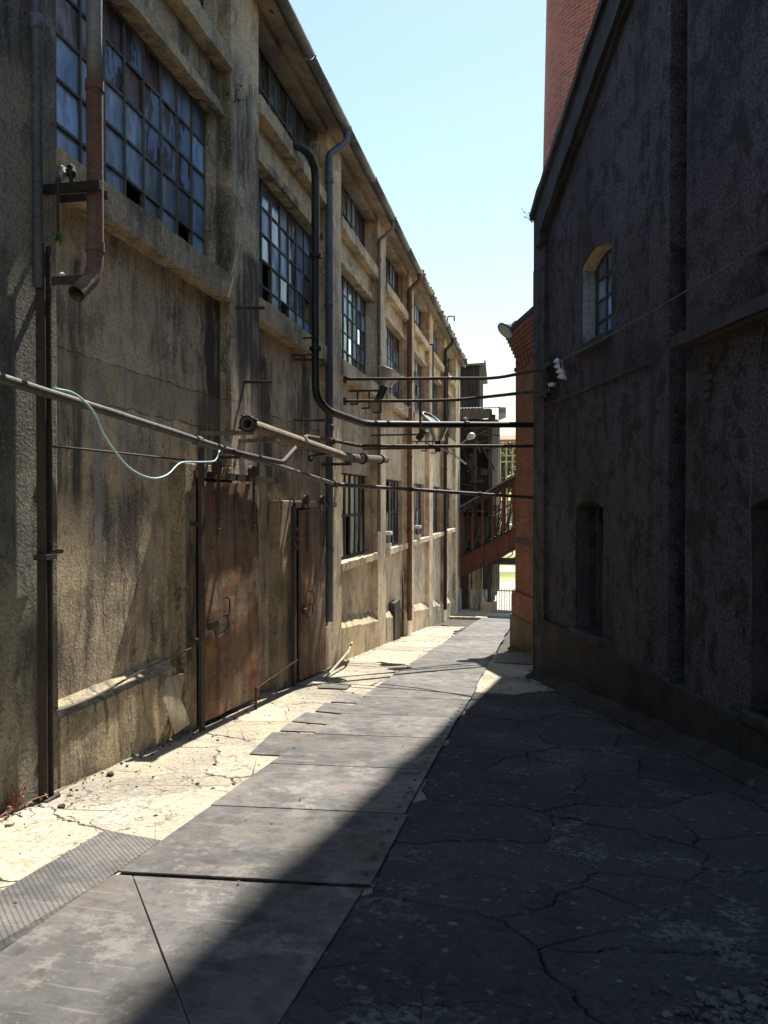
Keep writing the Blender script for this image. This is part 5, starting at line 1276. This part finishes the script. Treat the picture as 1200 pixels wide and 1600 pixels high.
# hatch between plinths in the fourth bay
hy0, hy1 = YK[3] + .95, YK[4] - PW - .75
mb = MB(); mb.box(XB - .01, XF + .02, hy0 + .05, hy0 + .75, g(hy0) - .1, g(hy0) + .85); t = mb.build('wall_hatch', 'rust_dark', bevel=.01); tag(t, 'small dark hatch cover set in the wall between the far plinths', 'hatch')
mb = MB(); mb.tube([(XF + .06, hy0 + .9, g(hy0) - .05), (XF + .06, hy0 + .9, g(hy0) + 1.5)], .022, 8); tag(mb.build('steel_stake', 'rust_dark', smooth=True), 'upright rusty stake beside the small dark hatch', 'stake')

# --- rubble, loose stones, litter, weeds
def stone(p, s, rnd, mat, label=None, group=None):
    bm = bmesh.new(); bmesh.ops.create_icosphere(bm, subdivisions=1, radius=1)
    for v in bm.verts:
        v.co = Vector((v.co.x * s * rnd.uniform(.7, 1.25), v.co.y * s * rnd.uniform(.7, 1.25), v.co.z * s * rnd.uniform(.4, .8)))
    me = bpy.data.meshes.new('stone'); bm.to_mesh(me); bm.free(); me.materials.append(M[mat])
    o = bpy.data.objects.new('stone', me); COL.objects.link(o); o.location = (p[0], p[1], g(p[1]) + s * .3); o.rotation_euler = (0, 0, rnd.uniform(0, 6)); tag(o, label, 'stone', group); return o
rnd = random.Random(12)
for (px, py, s_, lab) in ((172, 1212, .035, 'dark lump of rubble on the sunlit strip near the channel post'), (96, 1262, .03, 'dark pebble at the foot of the channel post'), (110, 1243, .025, None), (15, 1290, .03, None), (425, 1294, .02, None)):
    stone(onG(px, py), s_, rnd, 'dirt' if lab else 'pale_conc', lab or 'small loose pebble on the sunlit concrete strip', None if lab else 'pebbles on the sunlit concrete')
mb = MB()
def chunk(mb, x, y, s, rnd, zb=0):
    z = g(y) + zb; vs = []; ph = rnd.uniform(0, 6); n = rnd.randint(4, 6); rot = rnd.uniform(0, 6)
    for h, k in ((-.3, 1.0), (rnd.uniform(.2, .5), rnd.uniform(.75, .95))):
        for i in range(n):
            a = rot + 6.283 * i / n; rr = s * k * rnd.uniform(.75, 1.2); vs.append((x + rr * math.cos(a), y + rr * math.sin(a), z + s * h))
    mb.add(vs, [tuple(range(n))[::-1], tuple(range(n, 2 * n))] + [(i, (i + 1) % n, n + (i + 1) % n, n + i) for i in range(n)])
rc = onG(1260, 1625)
for _ in range(1500):
    a = rnd.uniform(0, 6.28); r_ = abs(rnd.gauss(0, .30)); x, y = rc.x + r_ * math.cos(a) * .9, rc.y + r_ * math.sin(a) * .5
    chunk(mb, x, y, rnd.choice((.006, .009, .009, .012, .018)), rnd, .004 + max(0, .03 * (1 - 2 * r_)))
tag(mb.build('rubble', 'grey_stone'), 'heap of broken concrete and gravel crumbs on the dark paving', 'rubble', kind='stuff')
for k in range(9):
    px, py = ((1096, 1560), (1118, 1572), (1140, 1562), (1156, 1580), (1137, 1592), (1178, 1568), (1105, 1592), (1165, 1553), (1188, 1590))[k]
    stone(onG(px, py), rnd.uniform(.018, .038), rnd, 'grey_stone', 'fist-sized broken concrete lump in the rubble heap', 'concrete lumps in the rubble heap')
mb = MB()
for _ in range(420):
    yy = rnd.uniform(2.5, 24); side = rnd.random()
    x = rnd.uniform(-3.15, -2.1) if side < .55 else rnd.uniform(-3.18, -2.95) if side < .75 else rnd.uniform(-.75, .9)
    chunk(mb, x, yy, rnd.choice((.004, .006, .006, .009, .014)), rnd, .004)
for (ex_, ey_) in rnd.sample(EDGE, min(len(EDGE), 1500)):
    if XL < ex_ < XR and ey_ > 1: continue
    chunk(mb, ex_ + rnd.gauss(0, .012), ey_ + rnd.gauss(0, .012), rnd.choice((.003, .004, .006, .009, .013)), rnd, -.002)
for _ in range(420):                                   # drift against the walls
    yy = rnd.uniform(2.5, 20); chunk(mb, XF + .02 + abs(rnd.gauss(0, .06)), yy, rnd.choice((.004, .005, .008, .012)), rnd, .003)
for _ in range(300):
    t = rnd.uniform(.3, 8); p = Rw(t, 0, .22 + abs(rnd.gauss(0, .07))); chunk(mb, p.x, p.y, rnd.choice((.005, .008, .012, .018)), rnd, .003)
for _ in range(160):                                   # leaf litter on paving
    yy = rnd.uniform(2.2, 16); x = rnd.uniform(-3.15, .8); s_ = rnd.uniform(.008, .02); a = rnd.uniform(0, 6.28); z = g(yy) + .026
    mb.add([(x - s_ * math.cos(a), yy - s_ * math.sin(a), z), (x + s_ * .4 * math.sin(a), yy - s_ * .4 * math.cos(a), z + .004), (x + s_ * math.cos(a), yy + s_ * math.sin(a), z), (x - s_ * .4 * math.sin(a), yy + s_ * .4 * math.cos(a), z + .006)], [(0, 1, 2, 3)])
tag(mb.build('grit', 'dirt'), 'scattered grit and dry leaf litter on the alley paving', 'grit', kind='stuff')
def weed(p, h, n, mat, label, seed, nm='weed', grp=None):
    r_ = random.Random(seed); mb = MB(); p = Vector(p)
    for k in range(n):
        d_ = Vector((r_.gauss(0, .5), r_.gauss(0, .5), r_.uniform(.3, 1))).normalized(); L = h * r_.uniform(.5, 1.1); q_ = p + d_ * L * .55; tip = p + d_ * L + Vector((0, 0, -.15 * L))
        mb.tube([p, q_, tip], .003, 4)
        for _ in range(5):
            c = p.lerp(tip, r_.uniform(.3, 1)); a = Vector((r_.gauss(0, 1), r_.gauss(0, 1), r_.gauss(0, 1))).normalized() * .022; b = a.cross(Vector((r_.gauss(0, 1), r_.gauss(0, 1), 1))).normalized() * .009
            mb.add([c - a, c + b, c + a, c - b], [(0, 1, 2, 3)])
    return tag(mb.build(nm, mat), label, 'plant', grp)
p = onX(366, 160, XF + .01); weed((p.x, p.y, p.z), .22, 9, 'weed', 'dark weed sprouting from the pilaster crack beside the first big window', 3)
p = Rw(.0, 5.72, .08); weed(p, .3, 12, 'weed', 'dark weed growing on the parapet end above the corner pier', 4)
p = onG(8, 1240); weed((XF + .05, 4.3, g(4.3)), .25, 14, 'redweed', 'dry reddish weed at the foot of the plaster wall', 5)
p = Pd(.0, -.16, 5.38); weed(p, .22, 9, 'weed', 'small weed on the pedestal cornice beside the round lamp', 6)
